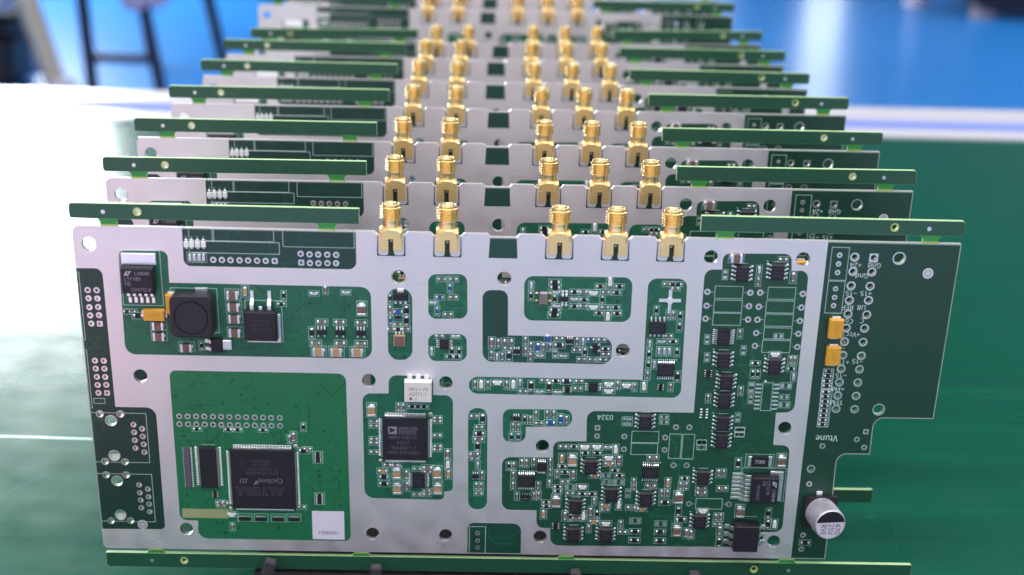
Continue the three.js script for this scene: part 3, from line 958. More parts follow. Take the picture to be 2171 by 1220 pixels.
{ const b = part('ceramic_filter', rbx(3.5, 3.5, 1.2, 0.2, 0, 0, 0.65), std('filter_rim', { color: lin(0.5, 0.36, 0.18), metalness: 0.6, roughness: 0.4 }), board, -35, 70.6); b.userData.label = 'square filter with a golden rim'; part('lid', rbx(2.9, 2.8, 0.2, 0.06, 0, -0.1, 1.28), M.brown, b); for (const s of [-1, 0, 1]) part('terminal', blob(0.36, 0.6, 0.4, 0), M.tin, b, s * 1.05, 2); }
{ const b = part('voltage_regulator', slab(4.4, 2.4, 1.4, 0.12, BLANK, 0.1), [M.epoxy, M.print], board, -34.6, 84); part('heat_tab', rbx(2, 1.2, 0.5, 0.2, 0, 0, 0.3), M.tin, b, 0, 1.7); for (const s of [-1, 0, 1]) part('lead', bentLead(1.2, 0.5, 0.8, 0.25), M.tin, b, s * 1.45, -1.1, 0, -Math.PI / 2); box(-37.2, 82.4, -32, 86.2, 1.1); }
{ const b = part('crystal', rbx(2.6, 3.8, 1.3, 0.2, 0, 0, 0.75), M.grey, board, 7.5, 84.5); part('lid', rbx(2.3, 0.7, 0.3, 0.1, 0, 1.6, 1.3), M.pad, b); for (const a of [-1, 1]) for (const c of [-1, 1]) part('terminal', blob(0.7, 0.45, 0.35, 0), M.goldSatin, b, a * 1.9, c * 1.15); }
{ const b = part('microwave_transistor', cyl(0.95, 1.05, 0.8, 0, 0, 0.5, 20), M.white, board, 44.9, 84.3); b.userData.label = 'white transistor with four leads in a cross'; for (let k = 0; k < 4; k++) part('lead', rbx(2.7, 1.05, 0.25, 0.1, 1.9, 0, 0.3), M.tin, b, 0, 0, 0, k * Math.PI / 2); }
{ // white transformer
  const uv = stamp(230, 175, (c) => { const k = '#6b5a44'; write(c, 'MCL', 40, 62, 38, k, 'sans-serif'); write(c, 'H', 126, 62, 26, k); write(c, 'PG', 158, 62, 34, k); write(c, 'ADTT1-1', 40, 104, 40, k, 'sans-serif', 'left', 0.98); c.beginPath(); c.arc(56, 142, 12, 0, 7); c.fillStyle = k; c.fill(); c.beginPath(); c.arc(98, 142, 7, 0, 7); c.lineWidth = 3; c.strokeStyle = k; c.stroke(); }, '#dedad4');
  M.whitePrint = std('printed_ceramic', { map: printTex, roughness: 0.4 }); const b = part('transformer', slab(8.3, 6.6, 3.4, 0.12, uv, 0.1), [M.white, M.whitePrint], board, -29.4, 55.3); b.userData.label = 'white ceramic transformer with brown lettering';
  for (const s of [-1, 0, 1]) { part('lead', rbx(1.5, 1.6, 0.8, 0.3, 0, 0, 0.6), M.white, b, s * 2.55, 3.9); } }
const quad = (name, x, y, w, n, pitch, uv, label) => { const b = part(name, slab(w, w, 1.35, 0.14, uv, 0.12), [M.epoxy, M.print], board, x, y); b.userData.label = label; const p = part('pin_row', leads(n, pitch, [w / 2 - 0.1, w / 2 + 1.15], null, 0.72, pitch * 0.56, 'lrtb'), M.tin, b); p.userData.kind = 'stuff'; };
quad('synthesiser_chip', -33.4, 39.2, 13.9, 25, 0.5, stamp(250, 250, (c) => { const k = '#8a8294'; c.fillStyle = k; c.fillRect(32, 50, 48, 44); c.fillStyle = '#1c1722'; c.beginPath(); c.moveTo(40, 56); c.lineTo(40, 88); c.lineTo(73, 72); c.fill(); write(c, 'ANALOG', 90, 60, 27, k, 'sans-serif', 'left', 1.0); write(c, 'DEVICES', 90, 84, 27, k, 'sans-serif', 'left', 0.95); write(c, 'AD9910BSVZ', 34, 113, 25, '#6e6678', 'monospace', 'left', 1.05); write(c, '#2201', 78, 143, 25, '#6e6678', 'monospace'); write(c, '5634627.1', 46, 174, 25, '#6e6678', 'monospace', 'left', 1.05); write(c, 'PHILIPPINES', 30, 204, 25, '#6e6678', 'monospace', 'left', 1.04); }), 'square black chip reading ANALOG DEVICES');
quad('logic_array_chip', -77.4, 24.9, 19.8, 36, 0.5, stamp(340, 340, (c) => { c.translate(340, 340); c.rotate(Math.PI); const k = '#5c5366'; c.lineWidth = 2.2; c.strokeStyle = '#5b5264'; c.font = 'bold 66px sans-serif'; c.save(); c.translate(62, 104); c.scale(1.08, 1); c.strokeText('ALTERA', 0, 0); c.restore(); c.font = '14px sans-serif'; c.fillStyle = k; c.fillText('\u00ae', 300, 128); c.save(); c.font = 'italic bold 36px sans-serif'; c.fillStyle = '#6f6678'; c.fillText('Cyclone', 62, 164); c.fillStyle = '#7d7158'; c.beginPath(); c.moveTo(196, 148); c.lineTo(222, 140); c.lineTo(206, 170); c.fill(); c.fillStyle = '#6f6678'; c.fillText('III', 250, 164); c.restore(); write(c, 'EP3C5E144C8N', 88, 210, 24, k, 'monospace', 'left', 1); write(c, 'E CCAA92237A', 92, 234, 22, k, 'monospace', 'left', 1); write(c, '9266AF2P', 130, 258, 19, k, 'monospace'); write(c, 'TP2083467', 128, 278, 19, k, 'monospace'); c.beginPath(); c.arc(275, 270, 12, 0, 7); c.lineWidth = 2; c.strokeStyle = '#4a4254'; c.stroke(); }), 'largest black square chip, its lettering upside down');
for (const [x, y] of [[-25.7, 47], [-41.1, 31.4], [-67.1, 35.7], [-88.2, 14.3]]) part('alignment_dot', blob(0.75, 0.75, 0.25, 0), std('tinned_dot', { color: lin(0.62, 0.6, 0.48), metalness: 0.9, roughness: 0.35 }), board, x, y);
{ const b = part('memory_chip', slab(5.2, 13.6, 1.5, 0.15, stamp(90, 230, (c) => { c.fillStyle = 'rgba(10,8,14,0.9)'; c.fillRect(0, 112, 90, 5); }), 0.1), [M.epoxy, M.print], board, -94.1, 28.6); const p = part('pin_row', leads(20, 0.66, [2.5, 4.0], null, 0.75, 0.34, 'lr'), M.tin, b); p.userData.kind = 'stuff'; line(-96, 35.8, -92, 35.8); }
{ const b = part('pin_strip', rbx(1.9, 13.6, 0.5, 0.1, 0, 0, 0.28), std('purple_grey_resin', { color: lin(0.11, 0.085, 0.12), roughness: 0.5 }), board, -100.7, 28.1); const l = []; for (let i = 0; i < 20; i++) { l.push(blob(0.42, 0.22, 0.3, 0).translate(1.35, (i - 9.5) * 0.67, 0), blob(0.2, 0.2, 0.3, 0).translate(-1.05, (i - 9.5) * 0.67, 0)); } part('pin_row', join(l), M.tin, b).userData.kind = 'stuff'; }
part('bare_strip', bx(14.4, 3.1, 0.06, 0, 0, 0.03), M.bare, board, -96.2, 12.5);
{ const uv = stamp(200, 190, (c) => { c.translate(200, 190); c.rotate(Math.PI); write(c, '1099661', 100, 46, 34, '#55505e', 'sans-serif', 'center', 1); }, '#ded9e4'); M.paperPrint = std('printed_paper', { map: printTex, roughness: 0.6 }); part('paper_label', slab(10.1, 9.8, 0.12, 0.01, uv, 0.01), [M.paper, M.paperPrint], board, -57.8, 9.1).userData.label = 'white paper sticker'; }
{ // amplifier with seven leads
  const uv = stamp(230, 230, (c) => { c.translate(230, 0); c.rotate(Math.PI / 2); LT(c, 28, 22, 1.3); write(c, 'LINEAR', 100, 40, 32, '#b5aec4', 'monospace', 'left', 0.95); write(c, 'LT1210', 28, 90, 34, '#a49cb4', 'monospace', 'left', 0.98); write(c, 'CR', 28, 128, 34, '#a49cb4', 'monospace'); write(c, '9K58807', 62, 172, 34, '#7f78a8', 'monospace', 'left', 0.98); });
  const b = part('power_amplifier_chip', slab(8.6, 8.8, 4.1, 0.25, uv, 0.3), [M.epoxy, M.print], board, 78.2, 25.3); b.userData.label = 'black amplifier with seven leads on its left side';
  part('heat_tab', rounded2(4.2, 10.2, 1.25), M.pad, b, 3.9, 0.2); legs(7, 1.32, (q) => part('lead', bentLead(5.6, 0.8, 2.4), M.tin, b, -4.2, q - 0.1, 0, Math.PI)); box(71.3, 20, 85.1, 31.2, 1.1); }
{ const uv = stamp(150, 84, (c) => { c.strokeStyle = 'rgba(90,84,100,0.6)'; write(c, '75R0', 75, 44, 40, '#c9c4d0', 'sans-serif', 'center', 1); }, '#17141b'); const b = part('power_resistor', slab(5.5, 3.2, 0.7, 0.05, uv, 0.15), [M.epoxy, M.print], board, 76.4, 33.6); b.userData.label = 'black resistor marked 75R0'; for (const s of [-1, 1]) part('terminal', rbx(1.3, 3.4, 0.75, 0.15, 0, 0, 0.4), M.tin, b, s * 3.15, 0); box(72, 31.4, 80.8, 35.8, 1.1); }
{ const b = part('relay', slab(7.7, 9, 5, 0.12, BLANK, 0.3), [M.epoxy, M.print], board, 73.9, 8.9); b.userData.label = 'tall black block with six leads'; for (const s of [-1, 0, 1]) { part('lead', bentLead(2.7, 1.3, 2.0, 0.35), M.tin, b, 3.7, s * 2.65 - 0.4, 0, 0); part('lead', bentLead(2.7, 1.3, 2.0, 0.35), M.tin, b, -3.7, s * 2.65 - 0.4, 0, Math.PI); } line(70.2, 14.6, 77.6, 14.6); }
{ // electrolytic can
  const sq = rounded([[-5.2, -5.2, 0.3], [5.2, -5.2, 1.6], [5.2, 5.2, 0.3], [-5.2, 5.2, 1.6]]), b = part('capacitor_base', sheet(sq, 1.6, 0.1), M.epoxy, board, 96.8, 17.2); b.name = numbered('electrolytic_capacitor'); b.userData.label = 'large silver can capacitor at the lower right';
  const prof = [[4.7, 1.2], [4.95, 1.6], [4.98, 2.0], [4.7, 2.5], [4.98, 3.0], [5, 10.6], [4.85, 11.1], [4.55, 11.3]].map((p) => new THREE.Vector2(...p)); part('can', new THREE.LatheGeometry(prof, 48).rotateX(Math.PI / 2), std('brushed_aluminium', { color: lin(0.66, 0.63, 0.67), metalness: 0.8, roughness: 0.5 }), b).rotation.y = 0.13;
  const top = document.createElement('canvas'); top.width = top.height = 256; const c = top.getContext('2d'); c.fillStyle = '#cfc6d2'; c.fillRect(0, 0, 256, 256); c.fillStyle = '#1b171f'; c.fillRect(0, 0, 256, 104); c.textBaseline = 'middle'; c.translate(256, 0); c.rotate(Math.PI / 2); write(c, '470', 116, 62, 64, '#1c1722', 'sans-serif'); write(c, '25V', 116, 122, 64, '#1c1722', 'sans-serif'); write(c, 'RVE', 116, 186, 64, '#1c1722', 'sans-serif');
  const d = new THREE.CircleGeometry(4.6, 48); const lid = part('can_top', d.translate(0, 0, 11.3), std('printed_can_top', { map: canvasTexture(top), roughness: 0.5 }), b); lid.rotation.y = 0.13; part('terminal', rbx(2, 1.6, 0.5, 0.2, 0, 0, 0.4), M.tin, b, -0.6, 5.9); part('terminal', rbx(2, 1.6, 0.5, 0.2, 0, 0, 0.4), M.tin, b, -0.6, -5.9); }

// ---- the laminate, the plating, rails and tabs
const topEdge = []; // from right to left, with the connector notches
for (const [c, w] of [...SMA.map((s) => [s, 4]), [PATCH, 3.9]].sort((a, b) => b[0] - a[0])) topEdge.push([c + w + 0.75, BH, 0.5], [c + w, NOTCH, 0.5], [c - w, NOTCH, 0.5], [c - w - 0.75, BH, 0.5]);
const outline = [[-129, 0, 1.6], [100.7, 0], [100.6, 23.6], [100.3, 36.3, 3], [110.5, 36.4], [110.3, 48.4, 3], [128.6, 48.5], [128.9, BH], ...topEdge, [-129, BH, 2]];
function faceUV(g) { const p = g.attributes.position, u = g.attributes.uv; for (let i = 0; i < p.count; i++) u.setXY(i, (p.getX(i) + BW / 2) / BW, p.getY(i) / BH); return g; }
{ ctx.strokeStyle = '#aab0a2'; ctx.lineWidth = 4.5; ctx.beginPath(); rounded(outline).getPoints().forEach((q, k) => (k ? ctx.lineTo(sx(q.x), sy(q.y)) : ctx.moveTo(sx(q.x), sy(q.y)))); ctx.closePath(); ctx.stroke(); }
{ const s = rounded(outline); for (const [x, y] of mounts) s.holes.push(disc(x, y, 2.12, 24)); for (const [x, y, r] of holes) s.holes.push(disc(x, y, r, 16));
  const face = phys('printed_solder_mask', { map: canvasTexture(silk), roughness: 0.4, clearcoat: 0.22, clearcoatRoughness: 0.3 });
  part('laminate', faceUV(sheet(s, 1.6, -1.6)), [face, M.edge], board); }
const padGap = (c) => [[c + 4, NOTCH, 0.5], [c + 4.15, 95.9, 0.35], [c - 4.15, 95.9, 0.35], [c - 4, NOTCH, 0.5]];
{ const o = [[-129, 0, 1.6], [-13.9, 0], [-13.9, 10.8, 2], [3, 10.8, 2.6], [3.1, 0], [89.7, 0], [89.8, BH]];
  const cuts = [...SMA.map((c) => [c, 4, padGap(c)]), [PATCH, 3.9, [[PATCH + 3.9, NOTCH, 0.5], [PATCH + 4.2, 95.9], [PATCH - 4.2, 95.9], [PATCH - 3.9, NOTCH, 0.5]]]].sort((a, b) => b[0] - a[0]);
  for (const [c, w, inner] of cuts) o.push([c + w + 0.75, BH, 0.5], ...inner, [c - w - 0.75, BH, 0.5]);
  o.push([-47.4, BH], [-47.4, 91.7, 2.2], [-97.5, 91.7, 2], [-97.4, BH], [-129, BH, 2], [-129, 90.4], [-121.3, 90.5, 2.2], [-121.2, 47.6], [-109, 47.6, 3], [-109.1, 6.8, 1.5], [-129, 6.6]);
  const s = rounded(o); windows.forEach((w, i) => { if (![0, 1, 13, 15].includes(i)) s.holes.push(rounded(w, THREE.Path)); }); for (const [x, y] of mounts) s.holes.push(disc(x, y, 2.1, 24));
  const g = sheet(s, 0.1, 0.004), p = g.attributes.position, u = g.attributes.uv; for (let i = 0; i < p.count; i++) u.setXY(i, p.getX(i) / 60, p.getY(i) / 60);
  part('ground_plating', g, M.plating, board);
  { const q = rounded([[-129, 0, 1.6], [89.7, 0], [89.8, BH], ...topEdge, [-129, BH, 2]]); for (const [x, y] of mounts) q.holes.push(disc(x, y, 2.1, 24)); for (const [x, y, r] of holes) if (x < 88) q.holes.push(disc(x, y, r + 0.9, 16)); part('rear_plating', sheet(q, 0.1, -1.704), M.plating, board); }
  const pg = kept('smapad', () => { const a = rounded([[-3.75, 101.85, 0.1], [-3.75, 96.15, 0.8], [-0.95, 96.15, 0.8], [-0.75, 97.4], [-0.75, 101.85]]), b = rounded([[3.75, 101.85, 0.1], [0.75, 101.85], [0.75, 97.4], [0.95, 96.15, 0.8], [3.75, 96.15, 0.8]]); return join([sheet(a, 0.1, 0.004), sheet(b, 0.1, 0.004)]); });
  for (const c of SMA) part('connector_pad', pg, M.plating, board, c, 0);
  for (const [x, y] of mounts) part('hole_lining', kept('lining', () => new THREE.LatheGeometry([[2.11, -1.7], [2.03, -1.6], [2.03, 0.06], [2.11, 0.12]].map((q) => new THREE.Vector2(...q)), 28).rotateX(Math.PI / 2)), M.pad, board, x, y); }
{ // plated upper edge, following the notches
  const top = rounded([[-48, BH - 5], [89.8, BH - 5], [89.8, BH], ...topEdge, [-48, BH]]).getPoints().filter((p) => p.y > 101), out = [];
  top.sort((a, b) => b.x - a.x); const s = new THREE.Shape([...top.map((p) => new THREE.Vector2(p.x, p.y + 0.16)), ...top.slice().reverse().map((p) => new THREE.Vector2(p.x, p.y + 0.005))]);
  part('plated_edge', join([sheet(s, 1.68, -1.6), bx(48.2, 0.14, 1.68, -72.6, BH + 0.08, -0.76), bx(31.4, 0.14, 1.68, -112.9, BH + 0.08, -0.76)]), M.plating, board); 
  part('bare_edge', bx(38.9, 0.12, 1.6, 109.35, BH + 0.065, -0.8), std('pale_laminate_edge', { color: lin(0.5, 0.52, 0.45), roughness: 0.5 }), board); }
function rail(x0, x1, y0, y1, round, ho, dots, label) {
  const s = rounded([[x0, y0, round[0]], [x1, y0, round[1]], [x1, y1, round[2]], [x0, y1, round[3]]]); for (const x of ho) s.holes.push(disc(x, (y0 + y1) / 2, 0.95, 20));
  const r = part('breakaway_rail', new THREE.ExtrudeGeometry(s, { depth: 1.5, bevelEnabled: true, bevelSize: 0.06, bevelThickness: 0.06, bevelSegments: 1 }).translate(0, 0, -1.56), [M.mask, M.edge], board); r.userData.label = label;
  for (const x of ho) part('rim', kept('railrim', () => { const q = new THREE.Shape(disc(0, 0, 1.25, 24).getPoints()); q.holes.push(disc(0, 0, 0.93, 24)); return sheet(q, 0.04, 0.004); }), M.raw, r, x, (y0 + y1) / 2);
  for (const x of dots) part('fiducial_mark', kept('raildot', () => cyl(0.62, 0.62, 0.05, 0, 0, 0.03)), M.pad, r, x, (y0 + y1) / 2 - 0.2);
}
rail(-129.3, -46.4, 105.1, 109.4, [0.8, 0, 0, 1], [-109.8], [-119.6], 'upper left green rail'); rail(52.4, 129.2, 105.2, 109.5, [0, 0.8, 1, 0], [108.7], [118.8], 'upper right green rail'); rail(-128.5, 128.9, -6.5, -1.7, [1.2, 1.2, 0.5, 0.5], [-103.9, 78.2], [-114.1, 89.4], 'long lower green rail');
function snap(x, y0, y1, w, up) { // a bridge left by the milling cutter, perforated where it snaps off
  const f = up ? y1 : y0, e = up ? y0 : y1, s = rounded([[x - w / 2 - 0.9, f], [x + w / 2 + 0.9, f], [x + w / 2, f + (e - f) * 0.45, 0.9], [x + w / 2 + 0.15, e], [x - w / 2 - 0.15, e], [x - w / 2, f + (e - f) * 0.45, 0.9]]);
  const t = part('snap_off_tab', sheet(s, 1.5, -1.55), [M.tab, M.edge], board), l = []; for (let i = 0; i < 7; i++) l.push(bx(w / 7 * 0.62, 0.42, 1.56, (i - 3) * w / 7, 0, -0.78)); l.push(bx(w, 0.2, 1.54, 0, up ? 0.25 : -0.25, -0.78));
  part('snapped_edge', join(l), M.raw, t, x, e + (up ? 0.12 : -0.12));
}
for (const x of [-118.3, -55.7, 59.7, 119.8]) snap(x, 102.95, 105.15, 4.6, true); for (const x of [-112.7, -47.6, 17.7, 88.6]) snap(x, -1.75, -0.05, 4.4, false);

// ---- edge-mounted coaxial sockets
function chamferedSquare() { // a square block whose upper corners are turned down to a cone, as on a nut
  const n = 64, half = 3.2, P = [], at = (r, a, y) => new THREE.Vector3(r * Math.cos(a), y, r * Math.sin(a)), tri = (...p) => P.push(...p);
  const rr = (a) => Math.min(half / Math.max(Math.abs(Math.cos(a)), Math.abs(Math.sin(a))), 4.25), top = (r) => 2.5 - Math.max(0, r - 2.95) * 0.85;
  for (let i = 0; i < n; i++) { const a = i / n * 2 * Math.PI, b = (i + 1) / n * 2 * Math.PI, ra = rr(a), rb = rr(b);
    const q = [at(ra, a, -0.45), at(rb, b, -0.45), at(rb, b, top(rb)), at(ra, a, top(ra)), at(2.9, a, 2.54), at(2.9, b, 2.54), at(0, 0, 2.54), at(0, 0, -0.45)];
    tri(q[0], q[2], q[1], q[0], q[3], q[2], q[3], q[5], q[2], q[3], q[4], q[5], q[4], q[6], q[5], q[1], q[7], q[0]); }
  const g = new THREE.BufferGeometry().setFromPoints(P); g.setAttribute('uv', new THREE.Float32BufferAttribute(new Float32Array(P.length * 2), 2)); g.computeVertexNormals(); return g;
}
for (const c of SMA) {
  const b = part('coaxial_socket', kept('flange', chamferedSquare), M.goldSatin, board, c, NOTCH, -0.8);
  const prof = [[2.3, 2.45], [2.6, 2.6], [2.45, 2.85], [2.45, 4.4], [2.6, 4.65]]; for (let i = 0; i < 5; i++) { const y = 4.7 + i * 0.78; prof.push([2.38, y], [2.45, y + 0.1], [3.08, y + 0.33], [3.18, y + 0.41], [3.1, y + 0.48], [2.45, y + 0.68]); } prof.push([2.62, 8.52], [2.6, 9.1], [2.45, 9.22], [2.2, 9.2], [2.12, 9.0], [2.12, 8.5], [0.6, 8.5], [0.6, 8.3], [0, 8.3]);
  part('threaded_barrel', kept('barrel', () => new THREE.LatheGeometry(prof.map((p) => new THREE.Vector2(...p)), 48)), M.gold, b);
  part('vent_hole', kept('vent', () => new THREE.TorusGeometry(0.26, 0.09, 8, 16)), M.gold, b, 0.3, 3.7, 2.36);
  for (const s of [-1, 1]) for (const f of [-1, 1]) part('leg', kept('leg', () => rbx(2.5, 3.6, 2.25, 0.1, 0, 0, 0)), M.goldSatin, b, s * 1.93, -2.15, f * 2.06);
  part('centre_pin', kept('pin', () => cyl(0.36, 0.36, 1.2, 0, 0, 0, 12).rotateX(Math.PI / 2)), M.tin, b, 0, -1.0, 1.35);
  part('insulator', kept('ins', () => bx(1.36, 0.5, 4.6, 0, 0, 0)), M.epoxy, b, 0, -0.6, 0.6);
}

// ------------------------------------------------------------------ the row of boards
const POSES = [[-0.05395, -0.00099, 0.00419, 0.00181, 0.00376], [-0.10486, -0.00093, 0.00775, 0.00373, 0.00119], [-0.16755, 0.00019, 0.00986, 0.0038, 0.00281], [-0.2458, -0.00076, 0.00247, 0.00024, -0.00023], [-0.3103, 0.00008, 0.00895, -0.00083, 0.001], [-0.38493, 0.00354, 0.07646, -0.00456, 0.00558], [-0.45736, -0.00354, 0.00766, 0.00158, -0.00119], [-0.522, -0.002, 0.01, 0.001, 0]];
const ORDER = ['second circuit board of the row, standing directly behind the front one', 'third circuit board of the row, two places behind the front one', 'fourth circuit board of the row, near its middle, still fairly sharp', 'fifth circuit board of the row, with softly blurred gold sockets', 'sixth circuit board of the row, blurred, two places behind the fourth', 'seventh circuit board of the row, turned slightly askew to the others', 'eighth circuit board of the row, cut by the upper edge of the photo', 'last circuit board of the row, only its right rail in the photo'];
POSES.forEach(([z, x, yaw, dy, roll], i) => {
  const o = board.clone(); o.name = numbered('circuit_board'); scene.add(o); o.position.set(x, dy, z); o.rotation.set(0.0007, yaw, roll, 'YXZ'); o.userData.label = ORDER[i];
  const low = i < 1 ? 0.045 : i < 3 ? 0.062 : 0.072;         // the lower parts of the boards behind are hidden by the boards before them
  for (const k of [...o.children]) if (k.position.y < low && k.position.y !== 0) o.remove(k);
  o.traverse((k) => { if (k !== o) k.name = numbered(k.name.replace(/_\d{3}$/, '')); });
});
// ------------------------------------------------------------------ foam rack under the boards
{ const rack = thing('foam_rack', 'black foam rack under the boards, with fuzzy grey pegs before the lower rail', 'foam rack', [0.002, MAT_Y, 0]);
  const g = new THREE.BoxGeometry(0.168, 0.0122, 0.6, 60, 2, 200), p = g.attributes.position; for (let i = 0; i < p.count; i++) { const a = p.getX(i) * 900, c = p.getZ(i) * 900; p.setXYZ(i, p.getX(i) + 0.0004 * noise.noise(a, c, 1), p.getY(i) + 0.0005 * noise.noise(a, c, 2), p.getZ(i)); } g.computeVertexNormals();
  g.translate(0, 0.0061, -0.26); const b = body('foam_base', g, M.foam, rack);
  for (const [x, w, top] of [[-0.0825, 3.4, 0.0192], [-0.0446, 3.0, 0.0172], [0.0186, 3.0, 0.0166], [0.0566, 3.2, 0.0166]]) {
    const pg = new RoundedBoxGeometry(w / 1000, top, 0.004, 6, 0.0007), q = pg.attributes.position; for (let i = 0; i < q.count; i++) { const n = noise.noise(q.getX(i) * 2600, q.getY(i) * 2600 + x * 999, q.getZ(i) * 2600); q.setXYZ(i, q.getX(i) * (1 + 0.16 * n), q.getY(i), q.getZ(i) * (1 + 0.16 * n)); } pg.computeVertexNormals(); pg.translate(0, top / 2, 0);
    const list = [pg]; // a soft post with standing fibres
    for (let k = 0; k < 700; k++) { const f = rnd() < 0.45, side = rnd() < 0.5 ? -1 : 1, u = rnd() - 0.5, l = 0.0004 + rnd() * 0.0009, y = rnd() * top; const cone = new THREE.ConeGeometry(0.00008, l, 3).translate(0, l / 2, 0).rotateX((rnd() - 0.5) * 1.2).rotateZ(f ? side * -1.2 * (0.6 + 0.6 * rnd()) : (rnd() - 0.5)); if (!f) cone.rotateX(1.3); cone.translate(f ? side * w / 2000 : u * w / 1000, y, f ? u * 0.004 : 0.002); list.push(cone); }
    const o = body('foam_peg', join(list), M.fuzz, rack); o.position.set(x, 0, 0.0042); o.rotation.z = x < -0.08 ? -0.25 : 0;
  } }

// ------------------------------------------------------------------ bench
const matC = document.createElement('canvas'); matC.width = 2048; matC.height = 1024;
{ const c = matC.getContext('2d'); c.fillStyle = '#0a543f'; c.fillRect(0, 0, 2048, 1024);
  for (let k = 0; k < 2600; k++) { const y = rnd() * 1024, x = rnd() * 2048, l = 40 + rnd() * 300; c.fillStyle = rnd() < 0.5 ? 'rgba(30,125,95,0.05)' : 'rgba(4,50,38,0.05)'; c.fillRect(x, y, l, 1 + rnd() * 4); }
  for (let k = 0; k < 260; k++) { c.strokeStyle = 'rgba(150,205,185,' + (0.05 + rnd() * 0.12) + ')'; c.lineWidth = 0.6 + rnd(); const x = rnd() * 2048, y = rnd() * 1024, a = rnd() * 6.28, l = 4 + rnd() * 26; c.beginPath(); c.moveTo(x, y); c.lineTo(x + l * Math.cos(a), y + l * Math.sin(a)); c.stroke(); } }
const matRough = grain(512, (u, v) => 0.19 + 0.02 * noise.noise(u * 6, v * 14, 7) + 0.03 * noise.noise(u * 60, v * 60, 9) + 0.02 * (rnd() - 0.5));
const matBump = grain(512, (u, v) => 0.5 + 0.25 * noise.noise(u * 20, v * 60, 3) + 0.3 * noise.noise(u * 140, v * 140, 5));
const W0 = -1.1, W1 = 1.1, ZF = 0.3, ZB = -0.765;
function slabUV(x0, x1, y0, y1, z0, z1, k = 1) { const g = new THREE.BoxGeometry(x1 - x0, y1 - y0, z1 - z0); g.translate((x0 + x1) / 2, (y0 + y1) / 2, (z0 + z1) / 2); const p = g.attributes.position, u = g.attributes.uv; for (let i = 0; i < p.count; i++) u.setXY(i, p.getX(i) * k, -p.getZ(i) * k + p.getY(i) * k); return g; }
{ const mt = thing('bench_mat', 'glossy green antistatic mat covering the workbench under the boards', 'bench mat', [0, 0, 0]);
  const tex = canvasTexture(matC); body('mat_sheet', slabUV(W0, W1, MAT_Y - 0.003, MAT_Y, ZB, ZF), phys('green_rubber', { map: tex, roughness: 1, roughnessMap: matRough, bumpMap: matBump, bumpScale: 0.00003, specularIntensity: 0.42 }), mt);
  const pk = thing('added_pink_sheet', 'pink sheet added out of view to tint the reflections in the plating', 'foam sheet', [-0.32, MAT_Y, 0.19]); body('sheet', rbx(0.36, 0.02, 0.17, 0.004, 0, 0.01, 0, 2), std('pink_reflector', { color: lin(0.80, 0.36, 0.44), roughness: 0.9 }), pk);  // added pink surface, tints what the front plating mirrors
  // a low ridge where the sheet was creased
  const c = new THREE.CylinderGeometry(0.0009, 0.0009, 0.9, 8).rotateZ(Math.PI / 2).scale(1, 0.14, 1.5); const o = body('crease', c, phys('creased_rubber', { color: lin(0.03, 0.22, 0.15), roughness: 0.3 }), mt); o.position.set(-0.61, MAT_Y, -0.152); o.rotation.y = -0.03;
  const b = thing('workbench', 'white workbench edge running behind the green mat', 'workbench', [0, 0, 0]), wl = phys('white_laminate', { color: lin(0.72, 0.71, 0.76), roughness: 0.32, clearcoat: 0.4, clearcoatRoughness: 0.2 });
  body('bench_top', slabUV(W0 - 0.05, W1 + 0.05, MAT_Y - 0.035, MAT_Y - 0.0035, -0.882, ZF + 0.03), wl, b);
  body('edge_strip', slabUV(W0 - 0.05, W1 + 0.05, MAT_Y - 0.0035, MAT_Y + 0.001, -0.797, ZB - 0.001), wl, b); body('edge_strip', slabUV(W0 - 0.05, W1 + 0.05, MAT_Y - 0.0035, MAT_Y + 0.001, -0.882, -0.835), wl, b);
  body('edge_channel', slabUV(W0 - 0.05, W1 + 0.05, MAT_Y - 0.0035, MAT_Y - 0.002, -0.835, -0.797), phys('blue_channel', { color: lin(0.13, 0.24, 0.75), roughness: 0.25 }), b);  // recessed strip in plain blue between the white ones
  for (const [x, z] of [[-1, -0.8], [1, -0.8], [-1, 0.27], [1, 0.27]]) body('leg', new THREE.BoxGeometry(0.05, 0.72, 0.05).translate(x, (FLOOR_Y + MAT_Y - 0.035) / 2, z).scale(1, 1, 1), wl, b); }

// ------------------------------------------------------------------ the hall: floor, walls, ceiling, lamps, window
const flC = document.createElement('canvas'); flC.width = flC.height = 512; { const c = flC.getContext('2d'); c.fillStyle = '#38a2ff'; c.fillRect(0, 0, 512, 512); for (let k = 0; k < 4000; k++) { c.fillStyle = rnd() < 0.5 ? 'rgba(30,110,220,0.10)' : 'rgba(90,190,255,0.08)'; c.fillRect(rnd() * 512, rnd() * 512, 1 + rnd() * 2, 1 + rnd() * 2); } }
const { x0, x1, z0, z1 } = HALL;
structure('floor', slabUV(x0 - 0.2, x1 + 0.2, FLOOR_Y - 0.1, FLOOR_Y, z0 - 0.2, z1 + 0.2, 0.3), phys('blue_epoxy', { map: canvasTexture(flC), roughness: 0.27, bumpMap: matBump, bumpScale: 0.001 }));
const ceiling = structure('ceiling', slabUV(x0 - 0.2, x1 + 0.2, CEIL_Y, CEIL_Y + 0.1, z0 - 0.2, z1 + 0.2, 0.3), std('dark_ceiling', { color: lin(0.07, 0.07, 0.075), roughness: 0.9 }));
const wallM = std('pale_wall', { color: lin(0.5, 0.5, 0.55), roughness: 0.85 }), wallB = std('grey_wall', { color: lin(0.16, 0.17, 0.22), roughness: 0.85 });
const wallBack = structure('wall_back', slabUV(x0 - 0.2, x1 + 0.2, FLOOR_Y, CEIL_Y, z0 - 0.2, z0), wallB); structure('wall_front', slabUV(x0 - 0.2, x1 + 0.2, FLOOR_Y, CEIL_Y, z1, z1 + 0.2), std('warm_wall', { color: lin(0.84, 0.77, 0.77), roughness: 0.85 }));
